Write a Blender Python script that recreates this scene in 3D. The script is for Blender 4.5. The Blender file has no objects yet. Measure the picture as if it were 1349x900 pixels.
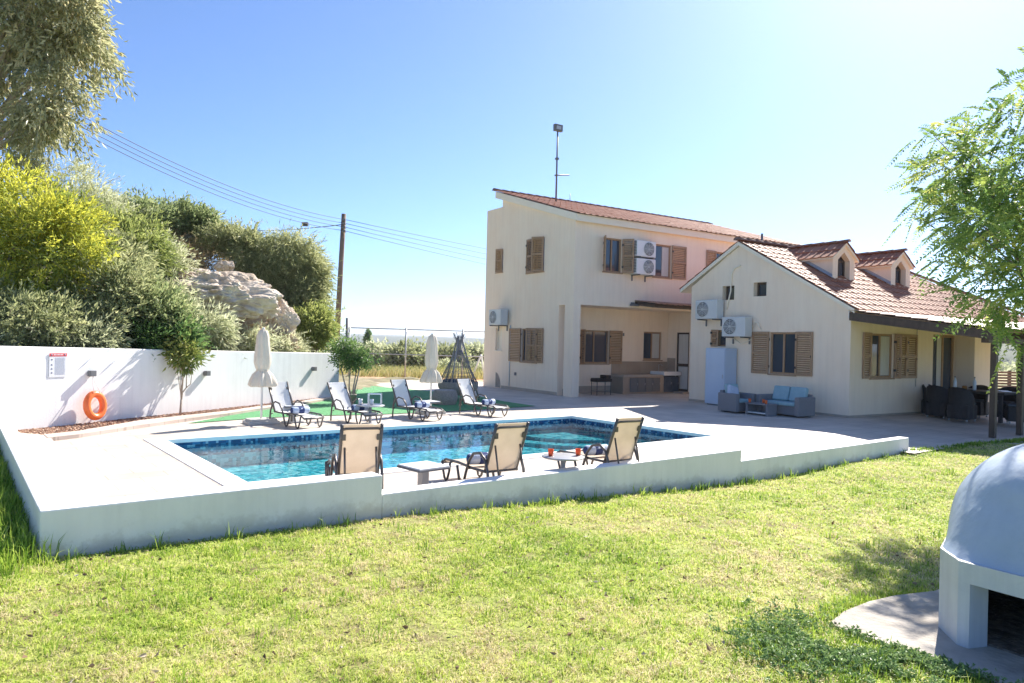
import bpy, bmesh, math, random
import numpy as np
from mathutils import Matrix, Vector, noise
PI = math.pi
R = math.radians
random.seed(7)
rng = np.random.default_rng(11)
sc = bpy.context.scene
COL = sc.collection

# ------------------------------------------------------------------ camera and frames
F_PX, PITCH, ROLL, A_H, A_P = 942.23, -1.693e-3, 2.4765e-2, 0.563528, 0.664143
EYE = 1.6
_B = np.array([[1, 0, 0], [0, 0, -1], [0, 1, 0.]])
_cp, _sp, _cr, _sr = math.cos(PITCH), math.sin(PITCH), math.cos(ROLL), math.sin(ROLL)
CAM = np.array([[_cr, -_sr, 0], [_sr, _cr, 0], [0, 0, 1]]) @ np.array([[1, 0, 0], [0, _cp, -_sp], [0, _sp, _cp]]) @ _B

def at(px, py, z=0.0):
    """world point on the level z seen at a pixel of the photograph"""
    d = CAM.T @ np.array([(px - 674.5) / F_PX, (py - 450) / F_PX, 1.0])
    t = (z - EYE) / d[2]
    return Vector((d[0] * t, d[1] * t, EYE + d[2] * t))

def far(px, py, depth):
    """world point at a given depth seen at a pixel"""
    d = CAM.T @ np.array([(px - 674.5) / F_PX, (py - 450) / F_PX, 1.0])
    return Vector((d[0] * depth / d[1], depth, EYE + d[2] * depth / d[1]))

def frame(o, a):
    return Matrix.Translation(o) @ Matrix.Rotation(a, 4, 'Z')
FA = frame(Vector((1.83, 21.55, 0)), A_H)      # two storey house: x along its front, y back
FB = frame(Vector((8.07, 17.06, 0)), A_H)      # single storey house
FP = frame(Vector((-2.84, 7.80, 0)), A_P)      # pool: x along its long side, y back
FW = frame(Vector((-7.47, 11.45, 0)), R(69.52))  # white garden wall: x along, y behind it
def rz(a): return Matrix.Rotation(a, 4, 'Z')
def tr(x, y, z): return Matrix.Translation((x, y, z))

# ------------------------------------------------------------------ object helpers
def tag(o, label=None, cat=None, group=None, kind=None):
    if label: o['label'] = label
    if cat: o['category'] = cat
    if group: o['group'] = group
    if kind: o['kind'] = kind
    return o

def link(o, parent=None, mtx=None):
    COL.objects.link(o)
    if parent is not None: o.parent = parent
    if mtx is not None: o.matrix_local = mtx
    return o

def thing(name, mtx, label, cat, group=None):
    o = bpy.data.objects.new(name, None)
    o.empty_display_size = .2
    link(o, None, mtx)
    return tag(o, label, cat, group)

def copy_tree(o, parent=None):
    c = o.copy(); COL.objects.link(c)
    if parent is not None: c.parent = parent
    for ch in list(o.children): copy_tree(ch, c)
    return c

class MB:
    def __init__(s): s.v = []; s.f = []; s.sm = []; s.m = Matrix.Identity(4)
    def add(s, vs, fs, smooth=False, m=None):
        n = len(s.v); mm = s.m @ m if m is not None else s.m
        s.v += [tuple(mm @ Vector(p)) for p in vs]
        s.f += [tuple(i + n for i in f) for f in fs]; s.sm += [smooth] * len(fs)
        return s
    def box(s, x0, y0, z0, x1, y1, z1, m=None):
        v = [(x0, y0, z0), (x1, y0, z0), (x1, y1, z0), (x0, y1, z0), (x0, y0, z1), (x1, y0, z1), (x1, y1, z1), (x0, y1, z1)]
        return s.add(v, [(3, 2, 1, 0), (4, 5, 6, 7), (0, 1, 5, 4), (1, 2, 6, 5), (2, 3, 7, 6), (3, 0, 4, 7)], False, m)
    def prism(s, poly, z0, z1, m=None):
        n = len(poly)
        v = [(x, y, z0) for x, y in poly] + [(x, y, z1) for x, y in poly]
        f = [tuple(range(n - 1, -1, -1)), tuple(range(n, 2 * n))] + [(i, (i + 1) % n, n + (i + 1) % n, n + i) for i in range(n)]
        return s.add(v, f, False, m)
    def lathe(s, prof, n=24, m=None, cap=True, wob=None):
        v = []; f = []
        for r, z in prof:
            for k in range(n):
                a = 2 * PI * k / n; q = r * (wob(a, z) if wob else 1)
                v.append((q * math.cos(a), q * math.sin(a), z))
        for j in range(len(prof) - 1):
            for k in range(n):
                k2 = (k + 1) % n
                f.append((j * n + k, j * n + k2, (j + 1) * n + k2, (j + 1) * n + k))
        if cap:
            f.append(tuple(range(n - 1, -1, -1))); f.append(tuple((len(prof) - 1) * n + k for k in range(n)))
        return s.add(v, f, True, m)
    def cyl(s, p0, p1, r, n=10, r1=None):
        return s.tube([p0, p1], r, n, r1)
    def tube(s, pts, r, n=8, r1=None, closed=False):
        pts = [Vector(p) for p in pts]; N = len(pts); v = []; f = []
        ref = None
        for i, p in enumerate(pts):
            if closed: t = pts[(i + 1) % N] - pts[i - 1]
            else: t = pts[min(i + 1, N - 1)] - pts[max(i - 1, 0)]
            t.normalize()
            if ref is None:
                ref = t.cross(Vector((0, 0, 1)) if abs(t.z) < .9 else Vector((1, 0, 0)))
            ref = (ref - t * ref.dot(t))
            ref = ref.normalized() if ref.length > 1e-6 else t.orthogonal().normalized()
            b = t.cross(ref)
            rr = r if r1 is None else r + (r1 - r) * i / max(N - 1, 1)
            for k in range(n):
                a = 2 * PI * k / n
                v.append(p + ref * (rr * math.cos(a)) + b * (rr * math.sin(a)))
        for i in range(N if closed else N - 1):
            j = (i + 1) % N
            for k in range(n):
                k2 = (k + 1) % n
                f.append((i * n + k, i * n + k2, j * n + k2, j * n + k))
        if not closed:
            f.append(tuple(range(n - 1, -1, -1))); f.append(tuple((N - 1) * n + k for k in range(n)))
        return s.add(v, f, True)
    def build(s, name, mat, parent=None, mtx=None, bevel=0, seg=2):
        me = bpy.data.meshes.new(name)
        me.from_pydata(s.v, [], s.f)
        me.polygons.foreach_set('use_smooth', s.sm)
        me.update()
        bm = bmesh.new(); bm.from_mesh(me); bmesh.ops.recalc_face_normals(bm, faces=bm.faces); bm.to_mesh(me); bm.free()
        if isinstance(mat, (list, tuple)):
            for q in mat: me.materials.append(q)
        else: me.materials.append(mat)
        o = link(bpy.data.objects.new(name, me), parent, mtx)
        if bevel:
            b = o.modifiers.new('bevel', 'BEVEL'); b.width = bevel; b.segments = seg; b.limit_method = 'ANGLE'; b.angle_limit = R(40)
        return o

def npmesh(name, V, faces_sizes, idx, mat, parent=None, mtx=None, tint=None, smooth=False):
    me = bpy.data.meshes.new(name)
    me.vertices.add(len(V)); me.vertices.foreach_set('co', np.asarray(V, np.float32).ravel())
    me.loops.add(len(idx)); me.loops.foreach_set('vertex_index', np.asarray(idx, np.int32))
    st = np.zeros(len(faces_sizes), np.int32); st[1:] = np.cumsum(faces_sizes)[:-1]
    me.polygons.add(len(faces_sizes)); me.polygons.foreach_set('loop_start', st)
    me.polygons.foreach_set('use_smooth', np.full(len(faces_sizes), smooth))
    if tint is not None:
        a = me.attributes.new('tint', 'FLOAT', 'POINT'); a.data.foreach_set('value', np.asarray(tint, np.float32))
    me.update(calc_edges=True)
    me.materials.append(mat)
    return link(bpy.data.objects.new(name, me), parent, mtx)

def cut(o, boxes, m=None):
    """boolean a set of boxes out of a solid"""
    for b in boxes:
        c = MB().box(*b).build('cutter', bpy.data.materials[0], o.parent)
        md = o.modifiers.new('cut', 'BOOLEAN'); md.object = c; md.solver = 'EXACT'; md.operation = 'DIFFERENCE'
        bpy.context.view_layer.update()
        ev = o.evaluated_get(bpy.context.evaluated_depsgraph_get())
        me = bpy.data.meshes.new_from_object(ev)
        o.modifiers.clear(); o.data = me
        bpy.data.objects.remove(c)

# value noise
def _h(ix, iy, iz, s):
    n = (ix * 374761393 + iy * 668265263 + iz * 2147483647 + s * 1274126177) & 0xffffffff
    n = ((n ^ (n >> 13)) * 1274126177) & 0xffffffff
    return ((n ^ (n >> 16)) & 0xffff) / 65535.0
def vnoise(p, s=0):
    p = np.asarray(p, float); i = np.floor(p).astype(np.int64); f = p - i; f = f * f * (3 - 2 * f)
    r = 0
    for dx in (0, 1):
        for dy in (0, 1):
            for dz in (0, 1):
                w = (f[:, 0] if dx else 1 - f[:, 0]) * (f[:, 1] if dy else 1 - f[:, 1]) * (f[:, 2] if dz else 1 - f[:, 2])
                r = r + w * _h(i[:, 0] + dx, i[:, 1] + dy, i[:, 2] + dz, s)
    return r
def fbm(p, s=0, o=3):
    p = np.asarray(p, float)
    return sum(vnoise(p * 2 ** k, s + k) * .5 ** k for k in range(o)) / sum(.5 ** k for k in range(o))

# ------------------------------------------------------------------ materials
def newmat(name):
    m = bpy.data.materials.new(name); m.use_nodes = True
    nt = m.node_tree; b = nt.nodes['Principled BSDF']
    return m, nt, b
def mat(name, c1, c2=None, scale=4, rough=.7, bump=0, bscale=30, metal=0, spec=.4, detail=5, stretch=None, rr=None, trans=0, c3=None, streak=0, dirt=False):
    m, nt, b = newmat(name); N = nt.nodes; L = nt.links
    b.inputs['Roughness'].default_value = rough; b.inputs['Metallic'].default_value = metal
    b.inputs['Specular IOR Level'].default_value = spec
    b.inputs['Base Color'].default_value = (*c1, 1)
    tc = N.new('ShaderNodeTexCoord'); mp = N.new('ShaderNodeMapping'); L.new(tc.outputs['Object'], mp.inputs[0])
    if stretch: mp.inputs['Scale'].default_value = stretch
    if c2 is not None:
        n = N.new('ShaderNodeTexNoise'); n.inputs['Scale'].default_value = scale; n.inputs['Detail'].default_value = detail; n.inputs['Roughness'].default_value = .62
        L.new(mp.outputs[0], n.inputs['Vector'])
        cr = N.new('ShaderNodeValToRGB'); cr.color_ramp.elements[0].position = .32; cr.color_ramp.elements[1].position = .68
        cr.color_ramp.elements[0].color = (*c1, 1); cr.color_ramp.elements[1].color = (*c2, 1)
        if c3 is not None:
            e = cr.color_ramp.elements.new(.5); e.color = (*c3, 1)
        L.new(n.outputs[0], cr.inputs[0]); L.new(cr.outputs[0], b.inputs['Base Color'])
        if rr:
            mr = N.new('ShaderNodeMapRange'); mr.inputs[3].default_value = rr[0]; mr.inputs[4].default_value = rr[1]
            L.new(n.outputs[0], mr.inputs[0]); L.new(mr.outputs[0], b.inputs['Roughness'])
    if streak:
        m2 = N.new('ShaderNodeMapping'); m2.inputs['Scale'].default_value = (5, 5, .35); L.new(tc.outputs['Object'], m2.inputs[0])
        ns = N.new('ShaderNodeTexNoise'); ns.inputs['Scale'].default_value = 1.6; ns.inputs['Detail'].default_value = 8; ns.inputs['Roughness'].default_value = .65; L.new(m2.outputs[0], ns.inputs['Vector'])
        ms = N.new('ShaderNodeMapRange'); ms.inputs[1].default_value = .42; ms.inputs[2].default_value = .72; ms.inputs[3].default_value = 1.0; ms.inputs[4].default_value = 1 - streak
        L.new(ns.outputs[0], ms.inputs[0])
        mm = N.new('ShaderNodeMix'); mm.data_type = 'RGBA'; mm.blend_type = 'MULTIPLY'; mm.inputs[0].default_value = 1
        L.new(cr.outputs[0], mm.inputs[6]); L.new(ms.outputs[0], mm.inputs[7]); L.new(mm.outputs[2], b.inputs['Base Color'])
        if dirt:   # earth splashed up along the grass line
            sx = N.new('ShaderNodeSeparateXYZ'); L.new(tc.outputs['Object'], sx.inputs[0])
            mr1 = N.new('ShaderNodeMapRange'); mr1.inputs[1].default_value = 0; mr1.inputs[2].default_value = 5.8; mr1.inputs[3].default_value = .10; mr1.inputs[4].default_value = -.19; L.new(sx.outputs[0], mr1.inputs[0])
            sb = N.new('ShaderNodeMath'); sb.operation = 'SUBTRACT'; L.new(sx.outputs[2], sb.inputs[0]); L.new(mr1.outputs[0], sb.inputs[1])
            nd = N.new('ShaderNodeTexNoise'); nd.inputs['Scale'].default_value = 4; nd.inputs['Detail'].default_value = 9; nd.inputs['Roughness'].default_value = .7; L.new(tc.outputs['Object'], nd.inputs['Vector'])
            md = N.new('ShaderNodeMapRange'); md.inputs[1].default_value = .35; md.inputs[2].default_value = .7; md.inputs[3].default_value = .02; md.inputs[4].default_value = .22; L.new(nd.outputs[0], md.inputs[0])
            dv = N.new('ShaderNodeMath'); dv.operation = 'DIVIDE'; L.new(sb.outputs[0], dv.inputs[0]); L.new(md.outputs[0], dv.inputs[1])
            m3 = N.new('ShaderNodeMapRange'); m3.inputs[1].default_value = .2; m3.inputs[2].default_value = 1.1; m3.inputs[3].default_value = .42; m3.inputs[4].default_value = 0; L.new(dv.outputs[0], m3.inputs[0])
            m4 = N.new('ShaderNodeMix'); m4.data_type = 'RGBA'; L.new(m3.outputs[0], m4.inputs[0]); L.new(mm.outputs[2], m4.inputs[6]); m4.inputs[7].default_value = (.34, .29, .22, 1); L.new(m4.outputs[2], b.inputs['Base Color'])
    if bump:
        n2 = N.new('ShaderNodeTexNoise'); n2.inputs['Scale'].default_value = bscale; n2.inputs['Detail'].default_value = 4
        L.new(mp.outputs[0], n2.inputs['Vector'])
        bp = N.new('ShaderNodeBump'); bp.inputs['Strength'].default_value = bump; bp.inputs['Distance'].default_value = .02
        L.new(n2.outputs[0], bp.inputs['Height']); L.new(bp.outputs[0], b.inputs['Normal'])
    if trans:
        t = N.new('ShaderNodeBsdfTranslucent'); mx = N.new('ShaderNodeMixShader'); mx.inputs[0].default_value = trans
        if c2 is not None: L.new(cr.outputs[0], t.inputs[0])
        else: t.inputs[0].default_value = (*c1, 1)
        L.new(b.outputs[0], mx.inputs[1]); L.new(t.outputs[0], mx.inputs[2]); L.new(mx.outputs[0], N['Material Output'].inputs[0])
    return m
def tintmat(name, stops, rough=.55, trans=.35, spec=.3, bump=0):
    m, nt, b = newmat(name); N = nt.nodes; L = nt.links
    at_ = N.new('ShaderNodeAttribute'); at_.attribute_name = 'tint'
    cr = N.new('ShaderNodeValToRGB')
    els = cr.color_ramp.elements
    els[0].position, els[0].color = stops[0][0], (*stops[0][1], 1)
    els[1].position, els[1].color = stops[-1][0], (*stops[-1][1], 1)
    for p, c in stops[1:-1]:
        e = els.new(p); e.color = (*c, 1)
    L.new(at_.outputs['Fac'], cr.inputs[0]); L.new(cr.outputs[0], b.inputs['Base Color'])
    b.inputs['Roughness'].default_value = rough; b.inputs['Specular IOR Level'].default_value = spec
    if trans:
        t = N.new('ShaderNodeBsdfTranslucent'); mx = N.new('ShaderNodeMixShader'); mx.inputs[0].default_value = trans
        L.new(cr.outputs[0], t.inputs[0]); L.new(b.outputs[0], mx.inputs[1]); L.new(t.outputs[0], mx.inputs[2])
        L.new(mx.outputs[0], N['Material Output'].inputs[0])
    if bump:
        tc = N.new('ShaderNodeTexCoord'); n2 = N.new('ShaderNodeTexNoise'); n2.inputs['Scale'].default_value = 25
        L.new(tc.outputs['Object'], n2.inputs['Vector'])
        bp = N.new('ShaderNodeBump'); bp.inputs['Strength'].default_value = bump; bp.inputs['Distance'].default_value = .01
        L.new(n2.outputs[0], bp.inputs['Height']); L.new(bp.outputs[0], b.inputs['Normal'])
    return m
def tilemat(name, c1, c2, mortar, bw, bh, msize=.008, offs=.5, rough=.6, var=None, freq=2, bump=.15):
    m, nt, b = newmat(name); N = nt.nodes; L = nt.links
    tc = N.new('ShaderNodeTexCoord'); br = N.new('ShaderNodeTexBrick')
    L.new(tc.outputs['Object'], br.inputs['Vector'])
    br.inputs['Color1'].default_value = (*c1, 1); br.inputs['Color2'].default_value = (*c2, 1); br.inputs['Mortar'].default_value = (*mortar, 1)
    br.inputs['Scale'].default_value = 1; br.inputs['Mortar Size'].default_value = msize; br.inputs['Mortar Smooth'].default_value = .2
    br.inputs['Brick Width'].default_value = bw; br.inputs['Row Height'].default_value = bh
    br.offset = offs; br.offset_frequency = freq
    n = N.new('ShaderNodeTexNoise'); n.inputs['Scale'].default_value = 1.3; n.inputs['Detail'].default_value = 7
    L.new(tc.outputs['Object'], n.inputs['Vector'])
    mr = N.new('ShaderNodeMapRange'); mr.inputs[1].default_value = .3; mr.inputs[2].default_value = .7; mr.inputs[3].default_value = .8; mr.inputs[4].default_value = 1.08
    L.new(n.outputs[0], mr.inputs[0])
    mx = N.new('ShaderNodeMix'); mx.data_type = 'RGBA'; mx.blend_type = 'MULTIPLY'; mx.inputs[0].default_value = 1
    L.new(br.outputs['Color'], mx.inputs[6]); L.new(mr.outputs[0], mx.inputs[7]); L.new(mx.outputs[2], b.inputs['Base Color'])
    b.inputs['Roughness'].default_value = rough
    bp = N.new('ShaderNodeBump'); bp.inputs['Strength'].default_value = bump; bp.inputs['Distance'].default_value = .01; bp.invert = True
    L.new(br.outputs['Fac'], bp.inputs['Height']); L.new(bp.outputs[0], b.inputs['Normal'])
    return m

CREAM = (.78, .62, .44)
M = {}
M['cream'] = mat('cream_render', (.90, .73, .565), (.93, .79, .63), 1.2, .85, .16, 45, c3=(.915, .76, .60), detail=9, streak=.07)
M['fascia'] = mat('cream_paint', (.84, .75, .62), (.88, .80, .67), 2, .75, .05, 40)
M['white_wall'] = mat('white_masonry_paint', (.80, .80, .79), (.88, .88, .87), .9, .75, .12, 40, c3=(.86, .86, .85), streak=.10)
M['kerb_paint'] = mat('white_kerb_paint', (.80, .79, .775), (.88, .87, .86), 1.6, .7, .15, 30, c3=(.85, .84, .825), detail=9, streak=.08, dirt=True)
M['wood'] = mat('honey_wood', (.33, .20, .115), (.44, .28, .17), 6, .5, .15, 40, stretch=(6, 6, 1))
M['dark_wood'] = mat('dark_stained_wood', (.055, .038, .030), (.10, .07, .052), 5, .6, .2, 40, stretch=(3, 3, 1))
M['slat_wood'] = mat('slat_wood', (.22, .12, .06), (.34, .2, .11), 4, .6, .2, 30)
M['glass'] = mat('window_glass', (.045, .06, .085), None, rough=.03, spec=.9)
M['curtain'] = mat('pale_curtain', (.55, .53, .48), (.66, .64, .6), 9, .8, stretch=(8, 8, .3))
M['tile'] = tintmat('terracotta_tile', [(0, (.30, .115, .065)), (.5, (.40, .165, .095)), (.9, (.46, .22, .14)), (1, (.32, .17, .115))], .65, 0, .25, .25)
M['porch_tile'] = tintmat('faded_terracotta', [(0, (.34, .16, .10)), (.5, (.46, .26, .18)), (1, (.56, .36, .27))], .5, 0, .5, .25)
M['mortar'] = mat('ridge_mortar', (.20, .11, .085), (.30, .17, .13), 8, .8, .3, 30)
M['lead'] = mat('grey_flashing', (.35, .37, .42), (.45, .47, .52), 5, .5)
M['patio'] = tilemat('shade_lightened_paving', (.60, .525, .455), (.66, .58, .505), (.42, .36, .305), .6, .3, .006, .5, .65)  # same paving as the deck, colour lightened to lift the shaded part
M['coping'] = mat('white_pool_coping', (.80, .79, .77), (.87, .86, .84), 3, .6, .1, 40)
M['deck_strip'] = tilemat('beige_strip_paving', (.60, .52, .45), (.62, .545, .47), (.66, .62, .56), .6, .6, .006, 0, .65)
M['splash'] = tilemat('beige_wall_tile', (.36, .28, .22), (.40, .32, .25), (.30, .25, .2), .3, .3, .004, 0, .4)
M['plinth'] = mat('plinth_tile', (.40, .33, .27), (.48, .40, .33), 6, .6)
M['steel'] = mat('brushed_steel', (.5, .5, .52), None, rough=.3, metal=1)
M['galv'] = mat('galvanised_metal', (.42, .43, .44), (.52, .53, .54), 8, .5, metal=.6)
M['white_metal'] = mat('white_enamel', (.74, .75, .75), (.79, .8, .8), 3, .4)
M['ac_grey'] = mat('grey_grille', (.16, .17, .18), None, rough=.6)
M['ac_side'] = mat('pale_grey_casing', (.58, .60, .61), (.64, .66, .67), 3, .45)
M['black'] = mat('black_plastic', (.02, .02, .022), None, rough=.45)
M['char'] = mat('charcoal_tube', (.10, .09, .085), (.15, .135, .125), 6, .35, metal=.3)
M['silver'] = mat('silver_tube', (.34, .34, .35), (.42, .42, .43), 6, .35, metal=.3)
M['sling_white'] = mat('white_sling', (.84, .83, .81), (.88, .87, .86), 5, .8, .2, 150, trans=.25)
M['sling_shaded'] = mat('shaded_sling', (.72, .63, .52), (.80, .71, .60), 5, .8, .2, 150, trans=.5)  # beige stands for shade on the translucent backs, put into the colour
M['navy'] = mat('navy_towel', (.025, .04, .13), (.045, .07, .19), 40, .95, .5, 120)
M['pale_towel'] = mat('pale_blue_towel', (.45, .52, .66), (.58, .64, .76), 30, .95, .5, 120)
M['parasol'] = mat('cream_canvas', (.74, .66, .55), (.82, .75, .65), 6, .85, .2, 40, trans=.25)
M['pole_white'] = mat('white_pole', (.75, .75, .74), None, rough=.35)
M['concrete'] = mat('worn_concrete', (.30, .27, .23), (.50, .46, .41), 3.5, .9, .5, 30, detail=9, c3=(.42, .38, .33))
M['conc_block'] = mat('pale_concrete_block', (.50, .48, .44), (.6, .58, .54), 6, .85, .3, 40)
M['oven'] = mat('pale_blue_render', (.38, .47, .56), (.50, .575, .645), 1.8, .5, .4, 7, c3=(.44, .52, .605), detail=9, streak=.08)
M['oven_base'] = mat('pale_block_paint', (.50, .545, .585), (.62, .655, .68), 2.2, .6, .2, 18, c3=(.57, .605, .64), detail=9, streak=.14)
M['oven_in'] = mat('sooty_render', (.18, .155, .13), (.46, .41, .36), 3, .9, .4, 20)
M['ash'] = mat('ash_and_soil', (.06, .05, .04), (.26, .22, .18), 14, .95, .8, 30, detail=9)
M['rattan'] = mat('grey_rattan', (.19, .19, .21), (.27, .27, .29), 40, .7, .8, 90)
M['black_rattan'] = mat('black_rattan', (.022, .021, .024), (.045, .043, .046), 40, .55, .8, 90)
M['teal'] = mat('teal_cushion', (.24, .39, .45), (.30, .46, .52), 6, .85, .2, 60)
M['dark_cushion'] = mat('slate_cushion', (.07, .09, .12), (.10, .12, .15), 6, .85)
M['cabinet'] = mat('pale_blue_metal', (.47, .56, .70), (.53, .62, .75), 1.5, .45)
M['orange'] = mat('orange_plastic', (.85, .16, .035), (.9, .2, .05), 3, .35, spec=.5)
M['orange_drink'] = mat('orange_tumbler', (.85, .19, .06), None, rough=.15, trans=.3)
M['rope'] = mat('white_rope', (.75, .73, .7), None, rough=.8)
M['lampgrey'] = mat('grey_lamp_metal', (.15, .155, .165), None, rough=.5)
M['sign_white'] = mat('sign_board', (.74, .75, .78), None, rough=.4)
M['sign_red'] = mat('sign_red', (.78, .09, .09), None, rough=.4)
M['sign_ink'] = mat('sign_ink', (.16, .18, .26), None, rough=.5)
M['sign_grey'] = mat('sign_grey', (.45, .47, .53), None, rough=.5)
M['bark'] = mat('grey_brown_bark', (.16, .12, .09), (.30, .24, .19), 9, .9, .6, 25, stretch=(3, 3, 1))
M['pale_bark'] = mat('pale_smooth_bark', (.30, .24, .19), (.48, .41, .34), 6, .85, .4, 20, stretch=(3, 3, 1))
M['pole_wood'] = mat('weathered_pole', (.17, .12, .09), (.27, .20, .15), 5, .9, .4, 20, stretch=(6, 6, .6))
M['rock'] = mat('pale_limestone', (.36, .27, .19), (.72, .63, .53), 2.6, .9, .9, 9, detail=10, c3=(.58, .49, .39))
M['rock_red'] = mat('ochre_limestone', (.30, .19, .11), (.52, .40, .29), 2.4, .9, .9, 9, detail=10)
M['soil'] = mat('hill_soil', (.16, .13, .08), (.34, .28, .19), 1.4, .95, .7, 8, detail=9, c3=(.22, .2, .11))
M['field'] = mat('dry_field', (.24, .25, .10), (.46, .38, .20), .08, .95, .3, 3, detail=10, c3=(.36, .33, .15))
M['verge'] = mat('red_earth', (.42, .24, .13), (.54, .37, .23), 1.5, .95, .5, 12, detail=8)
M['path'] = mat('pale_concrete_path', (.60, .56, .50), (.70, .66, .60), 1.2, .85, .15, 30)
M['lawn_soil'] = mat('lawn_soil', (.17, .13, .06), (.36, .37, .10), 3.1, .95, .9, 26, detail=10, c3=(.25, .28, .065))
M['turf'] = mat('artificial_turf', (.09, .31, .12), (.14, .39, .17), 30, .85, .8, 250)
M['gravel'] = mat('brown_bed', (.20, .10, .06), (.36, .22, .15), 20, .95, .5, 50)
M['hill_far'] = mat('far_hill', (.05, .075, .055), (.11, .125, .08), .02, .95, detail=10)
M['wicker'] = mat('grey_brown_wicker', (.30, .27, .25), (.45, .41, .38), 30, .7, .6, 60)
M['wire'] = mat('dark_cable', (.06, .06, .065), None, rough=.6)
M['bottle'] = mat('clear_bottle', (.55, .62, .68), None, rough=.08, spec=.7)
M['porcelain'] = mat('white_porcelain', (.75, .75, .74), None, rough=.2)
M['amber'] = mat('amber_glass', (.45, .2, .05), None, rough=.15)

# ------------------------------------------------------------------ roof tile sheets
def tiles(name, mtx, width, length, material, parent, tw=.235, th=.345, amp=.020, lift=.024, skip=None, seed=1, lipd=.022):
    """interlocking barrel tiles in the local plane x (across) / -y (down the slope); normal +z"""
    r = np.random.default_rng(seed)
    nc = max(1, round(width / tw)); nr = max(1, round(length / th)); tw = width / nc; th = length / nr
    s = np.array([0, .06, .12, .18, .24, .30, .36, .52, .68, .84, 1.0]); k = len(s)
    prof = np.where(s < .36, np.sin(np.clip(s / .36, 0, 1) * PI), -.16 * np.sin(np.clip((s - .36) / .64, 0, 1) * PI)) * amp
    V = []; fs = []; idx = []; tint = []; n0 = 0
    for row in range(nr):
        for c in range(nc):
            x0 = c * tw; y0 = -row * th
            if skip and skip(x0 + tw / 2, y0 - th / 2): continue
            j = r.normal(0, .003, 3)
            xs = x0 + s * tw + j[0]
            top = np.stack([xs, np.full(k, y0 + .02), prof + .002], 1)
            bot = np.stack([xs, np.full(k, y0 - th - .03 + j[1]), prof + lift + j[2]], 1)
            lip = bot.copy(); lip[:, 2] -= lipd
            V += [top, bot, bot.copy(), lip]
            t = np.clip(.5 + r.normal(0, .2), 0, 1); tint += [t] * (4 * k)
            for a in range(k - 1):
                idx += [n0 + k + a, n0 + k + a + 1, n0 + a + 1, n0 + a]
                idx += [n0 + 3 * k + a, n0 + 3 * k + a + 1, n0 + 2 * k + a + 1, n0 + 2 * k + a]
                fs += [4, 4]
            n0 += 4 * k
    return npmesh(name, np.concatenate(V), fs, idx, material, parent, mtx, tint, True)

def ridge_caps(name, p0, p1, material, parent, r=.10, step=.36):
    p0 = Vector(p0); p1 = Vector(p1); d = p1 - p0; n = max(1, round(d.length / step)); mb = MB()
    up = Vector((0, 0, 1)); t = d.normalized(); side = t.cross(up).normalized(); up = side.cross(t)
    for i in range(n):
        a = p0 + d * (i / n) - t * .03; b = p0 + d * ((i + 1) / n)
        vs = []; fs = []
        for (p, rr) in ((a, r * 1.12), (b, r * .92)):
            for q in range(9):
                an = PI * q / 8
                vs.append(p + side * rr * math.cos(an) + up * rr * math.sin(an) * .8)
        for q in range(8): fs.append((q, q + 1, 10 + q, 9 + q))
        fs.append(tuple(range(9)))
        mb.add(vs, fs, True)
    return mb.build(name, material, parent)

# ------------------------------------------------------------------ joinery
def shutter_leaf(w, h, parent, mtx, handle=True):
    mb = MB(); st = .055
    mb.box(0, -.018, 0, st, .018, h); mb.box(w - st, -.018, 0, w, .018, h)
    mb.box(st, -.017, 0, w - st, .017, st * 1.2); mb.box(st, -.017, h - st * 1.2, w - st, .017, h)
    mb.box(st, -.016, h * .5 - .03, w - st, .016, h * .5 + .03)
    n = max(6, int(h / .062))
    for i in range(n):
        z = st * 1.2 + (h - st * 2.4) * (i + .5) / n
        mb.box(st - .005, -.024, -.003, w - st + .005, .024, .004, tr(0, 0, z) @ Matrix.Rotation(R(52), 4, 'X'))
    o = mb.build('shutter', M['wood'], parent, mtx, .003, 1)
    if handle:
        for z in (.18 * h, .82 * h): MB().box(-.012, -.028, z - .03, .05, -.02, z + .03).build('shutter_hinge', M['black'], parent, mtx)
        MB().box(w - .05, -.03, h * .42, w - .03, -.019, h * .42 + .05).build('shutter_catch', M['black'], parent, mtx)
    return o

def window(parent, mtx, w, h, leaves=(), mull=1, sill=True, depth=.10, curtain=False, frame_mat=None, glass=None):
    """mtx: local x right along the wall, y into the wall, z up; origin at the opening's lower left corner"""
    fm = frame_mat or M['wood']; t = .05; mb = MB()
    mb.box(0, depth - .05, 0, t, depth, h); mb.box(w - t, depth - .05, 0, w, depth, h)
    mb.box(t, depth - .049, 0, w - t, depth - .001, t); mb.box(t, depth - .049, h - t, w - t, depth - .001, h)
    for i in range(mull):
        x = t + (w - 2 * t) * (i + 1) / (mull + 1)
        mb.box(x - .025, depth - .047, t, x + .025, depth - .003, h - t)
    if sill: mb.box(-.03, -.035, -.035, w + .03, depth - .06, -.003)
    fr = mb.build('window', fm, parent, mtx, .004, 1)
    MB().box(t, depth - .012, t, w - t, depth - .006, h - t).build('pane', glass or M['glass'], fr)
    if curtain:
        cb = MB(); vs = []; fs = []
        x0, x1 = w * .55, w - t
        for i in range(17):
            x = x0 + (x1 - x0) * i / 16; y = depth - .02 + .006 * math.sin(i * 1.6)
            vs += [(x, y, t + .01), (x, y, h - t - .01)]
        for i in range(16): fs.append((2 * i, 2 * i + 2, 2 * i + 3, 2 * i + 1))
        cb.add(vs, fs, True).build('curtain', M['curtain'], fr)
    for (hx, lw, ang) in leaves:
        shutter_leaf(lw, h + .02, fr, tr(hx, -.03, -.01) @ rz(R(ang)))
    return fr
def on_side(y_left, z): return tr(0, y_left, z) @ rz(R(-90))     # on a wall that faces -x
def on_front(x_left, z, y=0): return tr(x_left, y, z)

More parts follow.
